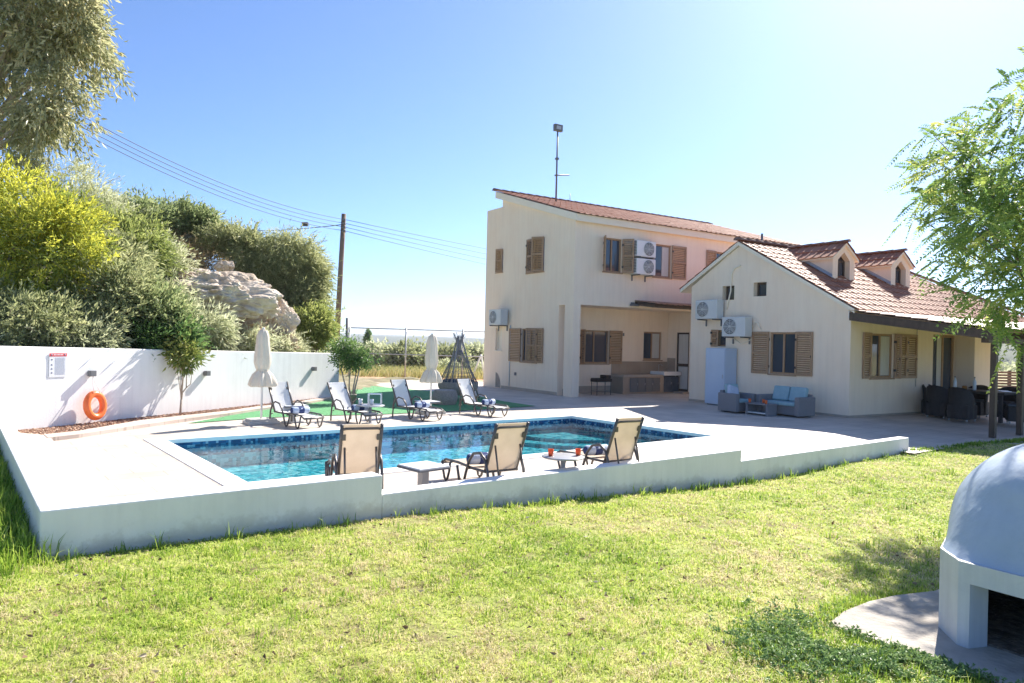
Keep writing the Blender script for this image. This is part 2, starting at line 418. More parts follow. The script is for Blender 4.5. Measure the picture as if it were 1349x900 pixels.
# ------------------------------------------------------------------ two storey house
HA = thing('two_storey_house', FA, 'tall cream two storey house with pitched tiled roof, corner pillar and recessed ground floor kitchen', 'house')
LA = 11.0
mb = MB()
prof = [(0, 0), (5.32, 0), (5.32, 6.37), (4.26, 6.37), (4.26, 6.64), (0, 5.34)]
mb.add([(0, y, z) for y, z in prof] + [(LA, y, z) for y, z in prof],
       [tuple(range(6)), tuple(range(11, 5, -1))] + [(i, (i + 1) % 6, 6 + (i + 1) % 6, 6 + i) for i in range(6)])
wa = mb.build('wall', M['cream'], HA)
RY = 1.3; XR = 5.2
cut(wa, [(.27, -.5, -.2, XR, RY, 2.81), (-.5, .44, -.2, .4, .75, 2.8),
         (-.1, 1.62, 3.92, .14, 2.62, 5.02), (-.1, 1.9, .98, .14, 2.85, 2.08), (-.1, 4.15, 4.08, .16, 4.6, 4.87), (-.1, 4.08, 1.32, .16, 4.52, 2.1),
         (1.1, -.1, 3.88, 1.85, .14, 4.94), (3.2, -.1, 3.86, 4.0, .14, 4.94), (6.1, -.1, 3.86, 7.0, .14, 4.94),
         (1.3, RY - .1, .98, 2.5, RY + .14, 2.08), (4.06, RY - .1, 1.12, 4.92, RY + .14, 2.1), (XR - .1, .27, .06, XR + .12, .86, 2.1)])
# arched niche by the ground
nb = MB()
arc = [(0.0, 0.02), (.34, .02)] + [(.34 - .34 * (1 - math.cos(a)), .02 + .52 * math.sin(a)) for a in np.linspace(.15, PI / 2, 8)]
nb.add([(-.006, 4.45 - x, z) for x, z in arc] + [(.02, 4.45 - x, z) for x, z in arc],
       [tuple(range(len(arc)))] + [(i, (i + 1) % len(arc), len(arc) + (i + 1) % len(arc), len(arc) + i) for i in range(len(arc))])
nb.build('vent_niche', M['oven_in'], HA)
# roof slab (overhang with cream fascia) and tiles
sl = math.atan2(6.98 - 5.55, 4.75)
rb = MB()
pr = [(-.16, 5.30), (-.16, 5.52), (4.62, 6.96), (4.62, 6.72)]
rb.add([(-.1, y, z) for y, z in pr] + [(LA, y, z) for y, z in pr], [(3, 2, 1, 0), (4, 5, 6, 7), (0, 1, 5, 4), (1, 2, 6, 5), (2, 3, 7, 6), (3, 0, 4, 7)])
ra = rb.build('roof', M['fascia'], HA, None, .01)
sl = math.atan2(6.96 - 5.52, 4.78); SL = math.hypot(4.78, 1.44)
tiles('roof_tiles', tr(-.12, 4.62, 6.985) @ Matrix.Rotation(sl, 4, 'X'), LA + .1, SL + .06, M['tile'], ra, seed=3, lift=.012, lipd=.012, amp=.022)
ridge_caps('ridge_tiles', (-.12, 4.66, 7.0), (LA, 4.66, 7.0), M['mortar'], ra, .09)
# windows: left side
window(HA, on_side(2.62, 3.92), 1.0, 1.1, [(0.0, .5, 0), (1.0, .42, 180 + 35), ], 1)
window(HA, on_side(2.85, .98), .95, 1.1, [(0, .72, 180), (.95, .36, 180 + 48), (.95, .36, 0)], 1)
window(HA, on_side(4.6, 4.08), .45, .79, [(.45, .3, 180 + 20)], 0, depth=.12)
window(HA, on_side(4.52, 1.32), .44, .78, [], 0, depth=.12, frame_mat=M['fascia'], glass=M['fascia'])
# windows: front
window(HA, on_front(1.1, 3.88), .75, 1.06, [(0, .34, 180 + 58), (.75, .36, -52), ], 1)
window(HA, on_front(3.2, 3.86), .8, 1.08, [(0, .42, 180 + 25), (.8, .66, 0)], 0, curtain=True)
window(HA, on_front(6.1, 3.86), .9, 1.08, [(0, .46, 180), (.9, .46, 0)], 1)
window(HA, on_front(1.3, .98, RY), 1.2, 1.1, [(0, .3, 180 + 78), (1.2, .56, 0)], 1)
window(HA, on_front(4.06, 1.12, RY), .86, .98, [], 1, curtain=True)
# kitchen door on the return wall
db = MB(); dw, dh = .59, 2.04
db.box(0, .02, 0, .06, .09, dh); db.box(dw - .06, .02, 0, dw, .09, dh); db.box(.06, .021, dh - .06, dw - .06, .089, dh)
db.box(.06, .022, 0, dw - .06, .088, .08); db.box(.06, .022, .86, dw - .06, .088, .96)
do = db.build('door', M['dark_wood'], HA, tr(XR, .86, .06) @ rz(R(-90)), .004, 1)
MB().box(.06, .05, .08, dw - .06, .056, dh - .06).build('pane', M['curtain'], do)
MB().cyl((.09, .0, 1.0), (.09, .02, 1.0), .012).box(.08, -.005, .99, .17, .006, 1.01).build('handle', M['steel'], do)
# step, plinths, wall tiles
MB().box(XR - .3, .2, 0.001, XR - .004, .95, .055).build('door_step', M['plinth'], HA, None, .005)
pb = MB()
pb.box(.27, RY - .012, .002, 2.62, RY - .001, .24); pb.box(.272, .76, .002, .283, RY - .013, .24)
pb.box(-.012, .76, .002, -.001, 4.05, .10); pb.box(-.011, .452, .001, .28, .462, .22)
pb.build('wall_plinth', M['plinth'], HA)
bb = MB()
bb.box(2.62, RY - .014, .002, XR - .002, RY - .001, 1.06); bb.box(XR - .013, .9, .002, XR - .001, RY - .015, 1.2)
bb.build('tiled_splashback', M['splash'], HA)
# small tiled lean-to roof above the kitchen
lb = MB(); lx0, lx1 = 2.45, 7.2
lb.add([(lx0, -.001, 3.02), (lx1, -.001, 3.02), (lx1, -.85, 2.90), (lx0, -.85, 2.90), (lx0, -.001, 2.9), (lx1, -.001, 2.9), (lx1, -.85, 2.80), (lx0, -.85, 2.80)],
       [(0, 1, 2, 3), (7, 6, 5, 4), (3, 2, 6, 7), (0, 3, 7, 4), (1, 5, 6, 2), (0, 4, 5, 1)])
lo = lb.build('canopy_roof', M['dark_wood'], HA, None, .006)
tiles('roof_tiles', tr(lx0 - .03, -.004, 3.04) @ Matrix.Rotation(math.atan2(.12, .85), 4, 'X'), lx1 - lx0, .92, M['porch_tile'], lo, seed=5)
# balcony rail on that roof
rb = MB()
rb.cyl((4.9, -.3, 3.86), (7.2, -.3, 3.86), .018); rb.cyl((4.9, -.3, 3.15), (7.2, -.3, 3.15), .015)
for i in range(12): rb.cyl((4.9 + i * .2, -.3, 3.0), (4.9 + i * .2, -.3, 3.86), .011, 6)
rb.build('balcony_railing', M['dark_wood'], HA)
fb = MB(); fb.box(2.26, -.03, 2.9, 2.42, -.002, 2.98); fb.box(2.2, -.16, 2.86, 2.5, -.03, 2.92)
fb.build('wall_lamp', M['lampgrey'], HA, None, .01)
MB().box(3.05, RY - .03, 1.92, 3.15, RY - .002, 2.02).build('wall_socket', M['lampgrey'], HA, None, .005)
MB().cyl((-.02, 3.52, .12), (-.02, 3.52, 2.2), .018, 8).build('conduit', M['ac_side'], HA)
MB().box(-.03, 3.1, .5, -.002, 3.2, .6).build('wall_tap_plate', M['lampgrey'], HA)

# outdoor kitchen
OK = thing('outdoor_kitchen_counter', FA @ tr(2.62, .62, 0), 'low beige tiled outdoor kitchen counter with dark cupboard doors under the overhang', 'counter')
kb = MB(); kb.box(0, .06, 0, 2.57, .655, .56)
kb.build('counter_base', M['splash'], OK, None, .005)
MB().box(-.02, 0, .562, 1.75, .655, .63).build('worktop', M['plinth'], OK, None, .006)
MB().box(1.752, -.03, .60, 2.57, .655, .74).build('sink', M['porcelain'], OK, None, .02, 3)
MB().cyl((2.1, .6, .7), (2.1, .6, .95), .014).tube([(2.1, .6, .95), (2.1, .5, .98), (2.1, .42, .93)], .012).build('tap', M['steel'], OK)
for i in range(4):
    d = MB(); x0 = .3 + i * .34
    d.box(x0, .035, .06, x0 + .325, .058, .53)
    for q in range(7): d.box(x0 + .04, .026, .10 + q * .06, x0 + .285, .034, .13 + q * .06)
    dd = d.build('cupboard_door', M['lampgrey'], OK, None, .003, 1)
    MB().cyl((x0 + .30, .015, .28), (x0 + .30, .015, .36), .008).build('handle', M['steel'], dd)
for i in range(2):
    x0 = 1.84 + i * .35
    dd = MB().box(x0, .035, .04, x0 + .335, .058, .57).build('cupboard_door', M['dark_cushion'], OK, None, .003, 1)
    MB().cyl((x0 + .3, .015, .3), (x0 + .3, .015, .38), .008).build('handle', M['steel'], dd)

# barbecue
BQ = thing('charcoal_grill', FA @ tr(1.3, .4, 0), 'small black charcoal grill on thin legs beside the outdoor kitchen', 'grill')
MB().box(0, 0, .42, .62, .34, .52).box(.01, .01, .52, .30, .33, .54).build('fire_box', M['black'], BQ, None, .008)
MB().box(.36, .03, .52, .60, .31, .64).build('grill_lid', M['black'], BQ, None, .02)
for x in (.03, .59):
    for y in (.03, .31): MB().cyl((x, y, 0), (x, y, .42), .012, 8).build('leg', M['char'], BQ)
MB().box(.02, .02, .12, .60, .32, .135).build('shelf', M['char'], BQ)

# roof mast with box
MS = thing('roof_mast', FA @ tr(1.75, 3.5, 6.60), 'tall thin grey mast with a square box on top standing on the tiled roof', 'mast')
MB().cyl((0, 0, 0), (0, 0, 2.58), .035, 10, .028).box(-.05, -.05, 1.55, .05, .05, 1.62).build('pole', M['lampgrey'], MS)
MB().box(-.16, -.07, 2.56, .18, .06, 2.80).build('box', M['lampgrey'], MS, None, .01)
MB().box(-.10, -.076, 2.62, .10, -.071, 2.74).build('box_plate', M['galv'], MS)
MB().tube([(-.08, 0, .98), (0, 0, 1.0), (.55, 0, 1.09)], .025, 8).build('arm', M['lampgrey'], MS)
tag(MB().cyl((2.37, 3.5, 6.6), (2.37, 3.5, 7.02), .012, 6).build('roof_rod', M['galv'], None, FA), 'short thin pale rod standing on the two storey roof', 'rod')

# ------------------------------------------------------------------ single storey house
HB = thing('single_storey_house', FB, 'cream single storey house with red tiled gable roof, two dormers and a tiled porch', 'house')
LB = 9.2; EY, EZ, RYB, RZB = -.14, 2.60, 3.34, 4.56
slope = (RZB - EZ) / (RYB - EY)
mb = MB()
prof = [(0, 0), (5.12, 0), (5.12, 3.40), (3.34, 4.48), (0, 2.61)]
mb.add([(0, y, z) for y, z in prof] + [(5.0, y, z) for y, z in prof],
       [tuple(range(5)), tuple(range(9, 4, -1))] + [(i, (i + 1) % 5, 5 + (i + 1) % 5, 5 + i) for i in range(5)])
mb.box(4.98, -.0, 0, 5.72, 5.1, 2.55)
wb = mb.build('wall', M['cream'], HB)
cut(wb, [(-.1, 3.52, 2.96, .22, 3.94, 3.36), (-.1, 2.44, 3.02, .22, 2.86, 3.40), (-.1, 3.78, 1.64, .22, 4.32, 2.11),
         (-.1, 1.49, .95, .16, 2.3, 2.05), (.83, -.1, .95, 1.85, .14, 2.05), (3.72, -.1, .1, 4.85, .14, 2.1)])
MB().box(4.86, -.5, 0, 5.74, -.004, 2.40).build('porch_wall', M['cream'], HB, None, .006)
pb = MB(); pb.box(-.012, .0, .002, -.001, 5.12, .06); pb.box(0, -.012, .002, 3.7, -.001, .06)
pb.build('wall_plinth', M['plinth'], HB)
# small deep windows
for (yl, z, w, h) in ((3.94, 2.96, .42, .40), (2.86, 3.02, .42, .38)):
    window(HB, on_side(yl, z), w, h, [], 0, False, .20, frame_mat=M['dark_wood'])
window(HB, on_side(4.32, 1.64), .54, .47, [(.02, .24, 12)], 0, False, .19)
window(HB, on_side(2.3, .95), .81, 1.10, [(0, .55, 180), (.81, .50, 0)], 1)
window(HB, on_front(.83, .95), 1.02, 1.10, [(0, .34, 180), (1.02, .16, -75), (1.06, .52, 0), (1.58, .48, 0)], 1, curtain=True)
# sliding glass door
db = MB(); dw, dh = 1.13, 2.0
for x in (0, .53, dw - .07): db.box(x, .03, 0, x + .07, .1, dh)
db.box(.07, .031, dh - .07, dw - .07, .099, dh); db.box(.07, .031, 0, dw - .07, .099, .07)
do = db.build('glass_door', M['wood'], HB, on_front(3.72, .1), .004, 1)
MB().box(.07, .07, .07, .53, .076, dh - .07).box(.6, .07, .07, dw - .07, .076, dh - .07).build('pane', M['glass'], do)
MB().box(.3, .055, .07, .53, .064, dh - .07).build('curtain', M['curtain'], do)
MB().box(3.66, -.3, .002, 4.84, -.004, .095).build('door_step', M['plinth'], HB, None, .006)
MB().tube([(2.88, -.02, 2.4), (2.88, -.02, 1.05), (2.87, -.02, .72)], .008, 6).build('cord', M['lampgrey'], HB)
# main roof: front slope with hipped right end, short back slope
XE = 6.4; XB = 9.6; YBK, ZBK = 5.5, 4.56 - (5.5 - 3.34) * slope
rb = MB(); t = .10
P = [(-.06, EY, EZ), (XB, EY, EZ), (XE, RYB, RZB), (-.06, RYB, RZB), (-.06, YBK, ZBK), (XB, YBK, ZBK)]
n = len(P)
rb.add(P + [(x, y, z - t) for x, y, z in P], [(0, 1, 2, 3), (3, 2, 5, 4), (1, 5, 2), (9, 8, 7, 6), (10, 11, 8, 9), (7, 8, 11), (0, 6, 7, 1), (1, 7, 11, 5), (5, 11, 10, 4), (4, 10, 9, 3), (3, 9, 6, 0)])
ro = rb.build('roof', M['fascia'], HB)
sl = math.atan(slope); SLB = math.hypot(RYB - EY, RZB - EZ)
def hipskip(x, y): return x - .06 > XE + (XB - XE) * (-y / SLB)
tiles('roof_tiles', tr(-.1, RYB, RZB + .02) @ Matrix.Rotation(sl, 4, 'X'), XB + .1, SLB + .05, M['tile'], ro, skip=hipskip, seed=8)
tiles('back_roof_tiles', tr(XE, RYB, RZB + .02) @ rz(PI) @ Matrix.Rotation(sl, 4, 'X'), XE + .1, math.hypot(YBK - RYB, RZB - ZBK), M['tile'], ro, seed=9)
ridge_caps('ridge_tiles', (-.14, RYB, RZB + .04), (XE, RYB, RZB + .04), M['mortar'], ro, .10)
ridge_caps('hip_tiles', (XE, RYB, RZB + .04), (XB, EY, EZ + .06), M['mortar'], ro, .09)
vb = MB()   # mortar bedding under the verge tiles, both slopes
for (y0, z0, y1, z1) in ((EY, EZ, RYB, RZB), (YBK, ZBK, RYB, RZB)):
    vb.add([(-.10, y0, z0 - .0), (-.10, y1, z1 - .0), (-.10, y1, z1 - .10), (-.10, y0, z0 - .10), (-.001, y0, z0), (-.001, y1, z1), (-.001, y1, z1 - .1), (-.001, y0, z0 - .1)],
           [(0, 1, 2, 3), (7, 6, 5, 4), (0, 4, 5, 1), (3, 2, 6, 7), (0, 3, 7, 4), (1, 5, 6, 2)])
vb.build('verge_board', M['fascia'], ro)
MB().cyl((1.6, 3.9, 4.0), (1.6, 3.9, 5.02), .035).build('flue_pipe', M['lampgrey'], HB)
# dormers
def dormer(x0, x1, yf, zb, seed):
    ze, za = 4.10, 4.46; xm = (x0 + x1) / 2; yb = 3.2
    mb = MB()
    pf = [(x0, zb), (x1, zb), (x1, ze), (xm, za), (x0, ze)]
    mb.add([(x, yf, z) for x, z in pf] + [(x, yb, z) for x, z in pf], [tuple(range(4, -1, -1)), tuple(range(5, 10))] + [(i, (i + 1) % 5, 5 + (i + 1) % 5, 5 + i) for i in range(5)])
    w = mb.build('dormer', M['cream'], HB)
    # arched-top recess
    ww = .27
    c = MB(); pts = [(xm - ww, zb + .12), (xm + ww, zb + .12), (xm + ww, zb + .62), (xm, zb + .84), (xm - ww, zb + .62)]
    c.add([(x, yf - .2, z) for x, z in pts] + [(x, yf + .22, z) for x, z in pts], [tuple(range(4, -1, -1)), tuple(range(5, 10))] + [(i, (i + 1) % 5, 5 + (i + 1) % 5, 5 + i) for i in range(5)])
    co = c.build('cutter', M['cream'])
    COLm = w.matrix_world
    co.matrix_world = FB
    md = w.modifiers.new('c', 'BOOLEAN'); md.object = co; md.solver = 'EXACT'
    bpy.context.view_layer.update()
    me = bpy.data.meshes.new_from_object(w.evaluated_get(bpy.context.evaluated_depsgraph_get()))
    w.modifiers.clear(); w.data = me; bpy.data.objects.remove(co)
    f = MB(); y = yf + .15
    f.box(xm - ww, y, zb + .12, xm - ww + .05, y + .05, zb + .64); f.box(xm + ww - .05, y, zb + .12, xm + ww, y + .05, zb + .64)
    f.box(xm - .022, y + .002, zb + .16, xm + .022, y + .048, zb + .60); f.box(xm - ww + .05, y + .001, zb + .12, xm + ww - .05, y + .049, zb + .17); f.box(xm - ww + .05, y + .001, zb + .58, xm + ww - .05, y + .049, zb + .63)
    for sgn in (-1, 1):
        f.tube([(xm + sgn * (ww - .02), y + .025, zb + .62), (xm, y + .025, zb + .81)], .028, 6)
    f.build('window_frame', M['dark_wood'], w, None)
    g = MB(); pts2 = [(xm - ww + .02, zb + .13), (xm + ww - .02, zb + .13), (xm + ww - .02, zb + .62), (xm, zb + .81), (xm - ww + .02, zb + .62)]
    g.add([(x, y + .03, z) for x, z in pts2], [tuple(range(4, -1, -1))])
    g.build('pane', M['glass'], w)
    # roof planes (thick), tiles and ridge
    a = math.atan2(za - ze, xm - x0); hw = math.hypot(xm - x0, za - ze) + .09
    rr = MB()
    for sgn in (-1, 1):
        e0 = (xm, za + .05); e1 = (xm + sgn * (xm - x0 + .08), ze + .05 - .08 * math.tan(a))
        rr.add([(e0[0], yf - .07, e0[1]), (e1[0], yf - .07, e1[1]), (e1[0], yb, e1[1]), (e0[0], yb, e0[1]),
                (e0[0], yf - .07, e0[1] - .06), (e1[0], yf - .07, e1[1] - .06), (e1[0], yb, e1[1] - .06), (e0[0], yb, e0[1] - .06)],
               [(0, 1, 2, 3), (7, 6, 5, 4), (0, 4, 5, 1), (1, 5, 6, 2), (2, 6, 7, 3), (0, 3, 7, 4)])
    rr.build('dormer_roof', M['fascia'], w)
    L_ = yb - yf + .1
    tiles('roof_tiles', tr(xm, yb, za + .07) @ rz(R(-90)) @ Matrix.Rotation(a, 4, 'X'), L_, hw + .03, M['tile'], w, th=.30, seed=seed)
    tiles('roof_tiles', tr(xm, yf - .1, za + .07) @ rz(R(90)) @ Matrix.Rotation(a, 4, 'X'), L_, hw + .03, M['tile'], w, th=.30, seed=seed + 1)
    ridge_caps('ridge_tiles', (xm, yf - .12, za + .08), (xm, yb + .0, za + .08), M['mortar'], w, .075)
    # flashing along the left cheek
    fl = MB(); yA, yB = yf, 2.5
    zr = lambda y: RZB - (RYB - y) * slope + .05
    fl.add([(x0 - .004, yA, zr(yA)), (x0 - .004, yB, zr(yB)), (x0 - .004, yB, zr(yB) + .09), (x0 - .004, yA, zr(yA) + .09)], [(0, 1, 2, 3)])
    fl.add([(x0 - .09, yA - .06, zr(yA - .06) + .02), (x0 - .003, yA - .06, zr(yA - .06) + .02), (x0 - .003, yB, zr(yB) + .02), (x0 - .09, yB, zr(yB) + .02)], [(0, 1, 2, 3)])
    fl.build('flashing', M['lead'], w)
dormer(1.41, 2.40, 1.45, 3.42, 21)
dormer(4.12, 5.11, 1.42, 3.40, 31)
# porch roof, beam, posts
PX0, PX1, PY, PZ0, PZ1 = -.12, 8.6, -3.12, 2.50, 2.06
pb = MB()
pb.add([(PX0 + .05, -.02, PZ0 + .04), (PX1, -.02, PZ0 + .04), (PX1, PY, PZ1 + .04), (PX0 + .05, PY, PZ1 + .04), (PX0 + .05, -.02, PZ0), (PX1, -.02, PZ0), (PX1, PY, PZ1), (PX0 + .05, PY, PZ1)],
       [(0, 1, 2, 3), (7, 6, 5, 4), (3, 2, 6, 7), (0, 3, 7, 4), (1, 5, 6, 2), (0, 4, 5, 1)])
po = pb.build('porch_roof', M['slat_wood'], HB)
ps = math.atan2(PZ0 - PZ1, -.02 - PY)
tiles('roof_tiles', tr(PX0, -.02, PZ0 + .065) @ Matrix.Rotation(ps, 4, 'X'), PX1 - PX0, math.hypot(PZ0 - PZ1, PY) + .06, M['porch_tile'], po, seed=13)
def sloped_beam(x0, x1, name, drop=.17):
    b = MB(); b.add([(x0, -.01, PZ0 + .02), (x1, -.01, PZ0 + .02), (x1, PY - .05, PZ1 + .02), (x0, PY - .05, PZ1 + .02), (x0, -.01, PZ0 - drop), (x1, -.01, PZ0 - drop), (x1, PY - .05, PZ1 - drop), (x0, PY - .05, PZ1 - drop)],
       [(0, 1, 2, 3), (7, 6, 5, 4), (3, 2, 6, 7), (0, 3, 7, 4), (1, 5, 6, 2), (0, 4, 5, 1)])
    return b.build(name, M['dark_wood'], po, None, .008)
sloped_beam(-.10, .0, 'rafter')
for i in range(1, 8): sloped_beam(i * 1.2 - .04, i * 1.2 + .04, 'rafter', .13)
MB().box(.0, -3.0, PZ1 - .22, PX1, -2.86, PZ1 - .05).build('beam', M['dark_wood'], po, None, .008)
for x in (.42, 1.62, 4.6, 8.2):
    MB().box(x - .055, -2.985, -.12, x + .055, -2.875, PZ1 - .222).build('post', M['dark_wood'], HB, None, .008)
MB().box(-.10, -.012, PZ0 - .12, -.03, .0, PZ0 + .05).build('beam_bracket', M['white_metal'], HB)

# ------------------------------------------------------------------ air conditioners
def aircon(mtx, label, fanx=.30, w=.80, h=.54, side=M['ac_side']):
    t = thing('air_conditioner', mtx, label, 'air conditioner', 'outdoor air conditioning units on the house walls')
    MB().box(0, -.36, 0, w, -.07, h).build('casing', side, t, None, .015)
    g = MB(); cx, cz, r = fanx, h / 2, .215
    for q in range(5): g.tube([(cx + r * (q + 1) / 5 * math.cos(a), -.372, cz + r * (q + 1) / 5 * math.sin(a)) for a in np.linspace(0, 2 * PI, 24, endpoint=False)], .006, 5, closed=True)
    for k in range(8):
        a = k * PI / 4; g.cyl((cx, -.372, cz), (cx + r * math.cos(a), -.372, cz + r * math.sin(a)), .005, 4)
    gr = g.build('fan_grille', M['white_metal'], t)
    f = MB().lathe([(.0001, 0), (r + .005, 0), (r + .005, .004)], 28, tr(cx, -.3605, cz) @ Matrix.Rotation(R(90), 4, 'X'))
    f.build('fan_opening', M['ac_grey'], t)
    b = MB()
    for k in range(3):
        a0 = k * 2 * PI / 3
        b.add([(cx + .05 * math.cos(a0), -.3665, cz + .05 * math.sin(a0)), (cx + .19 * math.cos(a0), -.366, cz + .19 * math.sin(a0)), (cx + .19 * math.cos(a0 + .9), -.369, cz + .19 * math.sin(a0 + .9)), (cx + .05 * math.cos(a0 + 1.3), -.369, cz + .05 * math.sin(a0 + 1.3))], [(0, 1, 2, 3)])
    b.build('fan_blades', M['lampgrey'], t)
    lv = MB()
    for q in range(9): lv.box(-.004, -.34, .06 + q * .048, -.001, -.10, .085 + q * .048)
    lv.build('side_vents', M['ac_grey'], t)
    for x in (.10, w - .14): MB().box(x, -.38, -.035, x + .04, -.002, -.002).box(x, -.03, -.2, x + .04, -.003, -.036).build('bracket', M['lampgrey'], t)
    return t
aircon(FA @ on_side(4.42, 2.2), 'pale grey air conditioner on the left side wall of the two storey house', .28)
aircon(FA @ on_front(2.16, 4.42), 'upper of the two white air conditioners stacked between upstairs windows', .5, .8, .5, M['white_metal'])
aircon(FA @ on_front(2.16, 3.86), 'lower of the two white air conditioners stacked between upstairs windows', .5, .8, .5, M['white_metal'])
aircon(FB @ on_side(4.62, 2.42), 'air conditioner below the small high windows on the gable, farther from the big shuttered window', .28)
aircon(FB @ on_side(3.62, 1.92), 'air conditioner on the gable wall directly above the pale blue cabinet and beside shutters', .28)
MB().tube([(-.03, 3.75, 2.7), (-.03, 3.62, 3.2), (-.03, 3.6, 3.7), (-.03, 3.5, 3.84), (-.03, 3.3, 3.9)], .02, 8).build('pipe', M['fascia'], HB)
MB().tube([(-.04, 3.8, 2.45), (-.04, 3.4, 2.36), (-.04, 3.2, 2.3), (-.03, 2.9, 2.2)], .012, 6).build('pipe', M['fascia'], HB)
MB().tube([(-.06, 2.80, 2.2), (-.1, 2.7, 2.32), (-.1, 2.62, 2.3), (-.04, 2.55, 2.12)], .012, 6).tube([(-.05, 3.5, 1.9), (-.05, 3.2, 1.72), (-.05, 2.85, 1.85)], .012, 6).build('pipe', M['fascia'], HB)

# ------------------------------------------------------------------ cabinet and lounge set by the gable
CB_ = thing('storage_cabinet', FB @ tr(-.55, 4.02, 0) @ rz(R(-90)) @ Matrix.Diagonal((.80, 1, 1.02, 1)), 'pale blue metal storage cabinet against the cream gable wall', 'cabinet')
MB().box(0, .03, .03, .86, .50, 1.56).build('body', M['cabinet'], CB_, None, .008)
MB().box(.012, .008, .05, .848, .028, 1.545).build('door', M['cabinet'], CB_, None, .006)
MB().cyl((.8, -.005, .75), (.8, -.005, .85), .01).build('handle', M['steel'], CB_)
MB().box(.05, .06, 0, .81, .46, .03).build('base', M['lampgrey'], CB_)

def sofa(mtx, w, seats, label, name, cat):
    t = thing(name, mtx, label, cat)
    MB().box(.15, .1, .05, w - .15, .68, .30).build('base', M['rattan'], t, None, .015)
    b = MB(); b.box(.15, .62, .05, w - .15, .76, .70, Matrix.Rotation(R(-6), 4, 'X')); b.build('backrest', M['rattan'], t, None, .02)
    for x in (0, w - .15): MB().box(x, 0, .04, x + .148, .74, .56).build('armrest', M['rattan'], t, None, .025)
    sw = (w - .32) / seats
    for i in range(seats):
        x0 = .16 + i * sw
        MB().box(x0 + .005, .02, .302, x0 + sw - .005, .58, .40).build('seat_cushion', M['teal'], t, None, .03, 3)
        MB().box(x0 + .01, -.07, 0, x0 + sw - .01, .06, .42, tr(0, .53, .40) @ Matrix.Rotation(R(-16), 4, 'X')).build('back_cushion', M['teal'], t, None, .04, 3)
    return t
sofa(FB @ tr(-1.34, 1.62, 0) @ rz(R(-90)) @ Matrix.Scale(.86, 4), 1.42, 2, 'grey rattan two seat sofa with teal cushions under the big gable window', 'loveseat', 'sofa')
AC_ = sofa(FB @ tr(-1.95, 1.72, 0) @ rz(R(-6)) @ Matrix.Scale(.86, 4), .80, 1, 'grey rattan armchair with teal cushion in front of the blue cabinet', 'armchair', 'armchair')
MB().box(-.19, -.05, -.17, .19, .05, .17).build('throw_pillow', M['pale_towel'], AC_, tr(.28, .42, .60) @ Matrix.Rotation(R(-20), 4, 'X') @ Matrix.Rotation(R(18), 4, 'Y'), .045, 3)
CT = thing('coffee_table', FB @ tr(-1.40, 1.60, 0) @ rz(R(-90)) @ Matrix.Scale(.75, 4), 'low grey rattan coffee table with glass top before the teal cushioned sofa', 'coffee table')
MB().box(.02, -.48, 0, .10, -.02, .34).build('leg', M['rattan'], CT, None, .01); MB().box(.80, -.48, 0, .88, -.02, .34).build('leg', M['rattan'], CT, None, .01)
MB().box(0, -.5, .342, .90, 0, .385).build('table_top', M['rattan'], CT, None, .01)
MB().box(.10, -.46, .06, .80, -.04, .10).build('shelf', M['ac_side'], CT, None, .005)
for (x, y, lab) in ((.12, -.40, 'orange tumbler at the cabinet end of the rattan coffee table'), (.42, -.1, 'orange tumbler in the middle of the rattan coffee table'), (.74, -.38, 'orange tumbler at the sofa arm end of the rattan coffee table')):
    tag(MB().lathe([(.028, 0), (.036, .09), (.033, .09), (.026, .008)], 14).build('tumbler', M['orange_drink'], None, FB @ tr(-1.40, 1.60, .2905) @ rz(R(-90)) @ tr(x * .75, y * .75, 0)), lab, 'tumbler', 'orange tumblers')

# ------------------------------------------------------------------ dining set under the porch
DT = thing('dining_table', FB @ tr(3.42, -1.30, -.02) @ rz(R(0)), 'black rattan dining table laid with plates and bottles under the porch', 'dining table')
MB().box(-.46, -.75, .66, .46, .75, .72).build('table_top', M['black_rattan'], DT, None, .01)
for sx in (-.42, .42):
    for sy in (-.66, .66): MB().box(sx - .04, sy - .04, 0, sx + .04, sy + .04, .66).build('leg', M['black_rattan'], DT, None, .006)
def dining_chair(mtx, label, w=.56):
    t = thing('dining_chair', mtx, label, 'chair', 'black rattan dining chairs around the porch table')
    MB().box(-w / 2 + .04, -.26, .05, w / 2 - .04, .22, .40).build('seat', M['black_rattan'], t, None, .03)
    mb = MB(); vs = []; fs = []; n = 15
    for i in range(n):
        a = -PI * .10 + (PI * 1.2) * i / (n - 1)
        x = w / 2 * math.cos(a); y = .24 * math.sin(a) + .02
        top = .58 + .24 * max(0, math.sin(a)) ** .6
        k = 1.0 + .10 * max(0, math.sin(a))
        for (s_, z, q) in ((1, .06, .94), (1.0, .40, .97), (1.0, top, k), (.86, top - .005, k), (.86, .40, 1)):
            vs.append((x * s_ * q, y * s_ * q, z))
    for i in range(n - 1):
        for j in range(4): fs.append((i * 5 + j, i * 5 + j + 1, (i + 1) * 5 + j + 1, (i + 1) * 5 + j))
    fs.append((0, 1, 2, 3, 4)); fs.append(tuple((n - 1) * 5 + j for j in (4, 3, 2, 1, 0)))
    mb.add(vs, fs, True).build('backrest', M['black_rattan'], t)
    MB().box(-w / 2 + .06, -.25, .402, w / 2 - .06, .16, .46).build('seat_cushion', M['dark_cushion'], t, None, .025)
    for sx in (-1, 1):
        for sy in (-1, 1): MB().cyl((sx * .2, sy * .19 - .02, 0), (sx * .2, sy * .19 - .02, .06), .022, 8).build('leg', M['galv'], t)
    return t
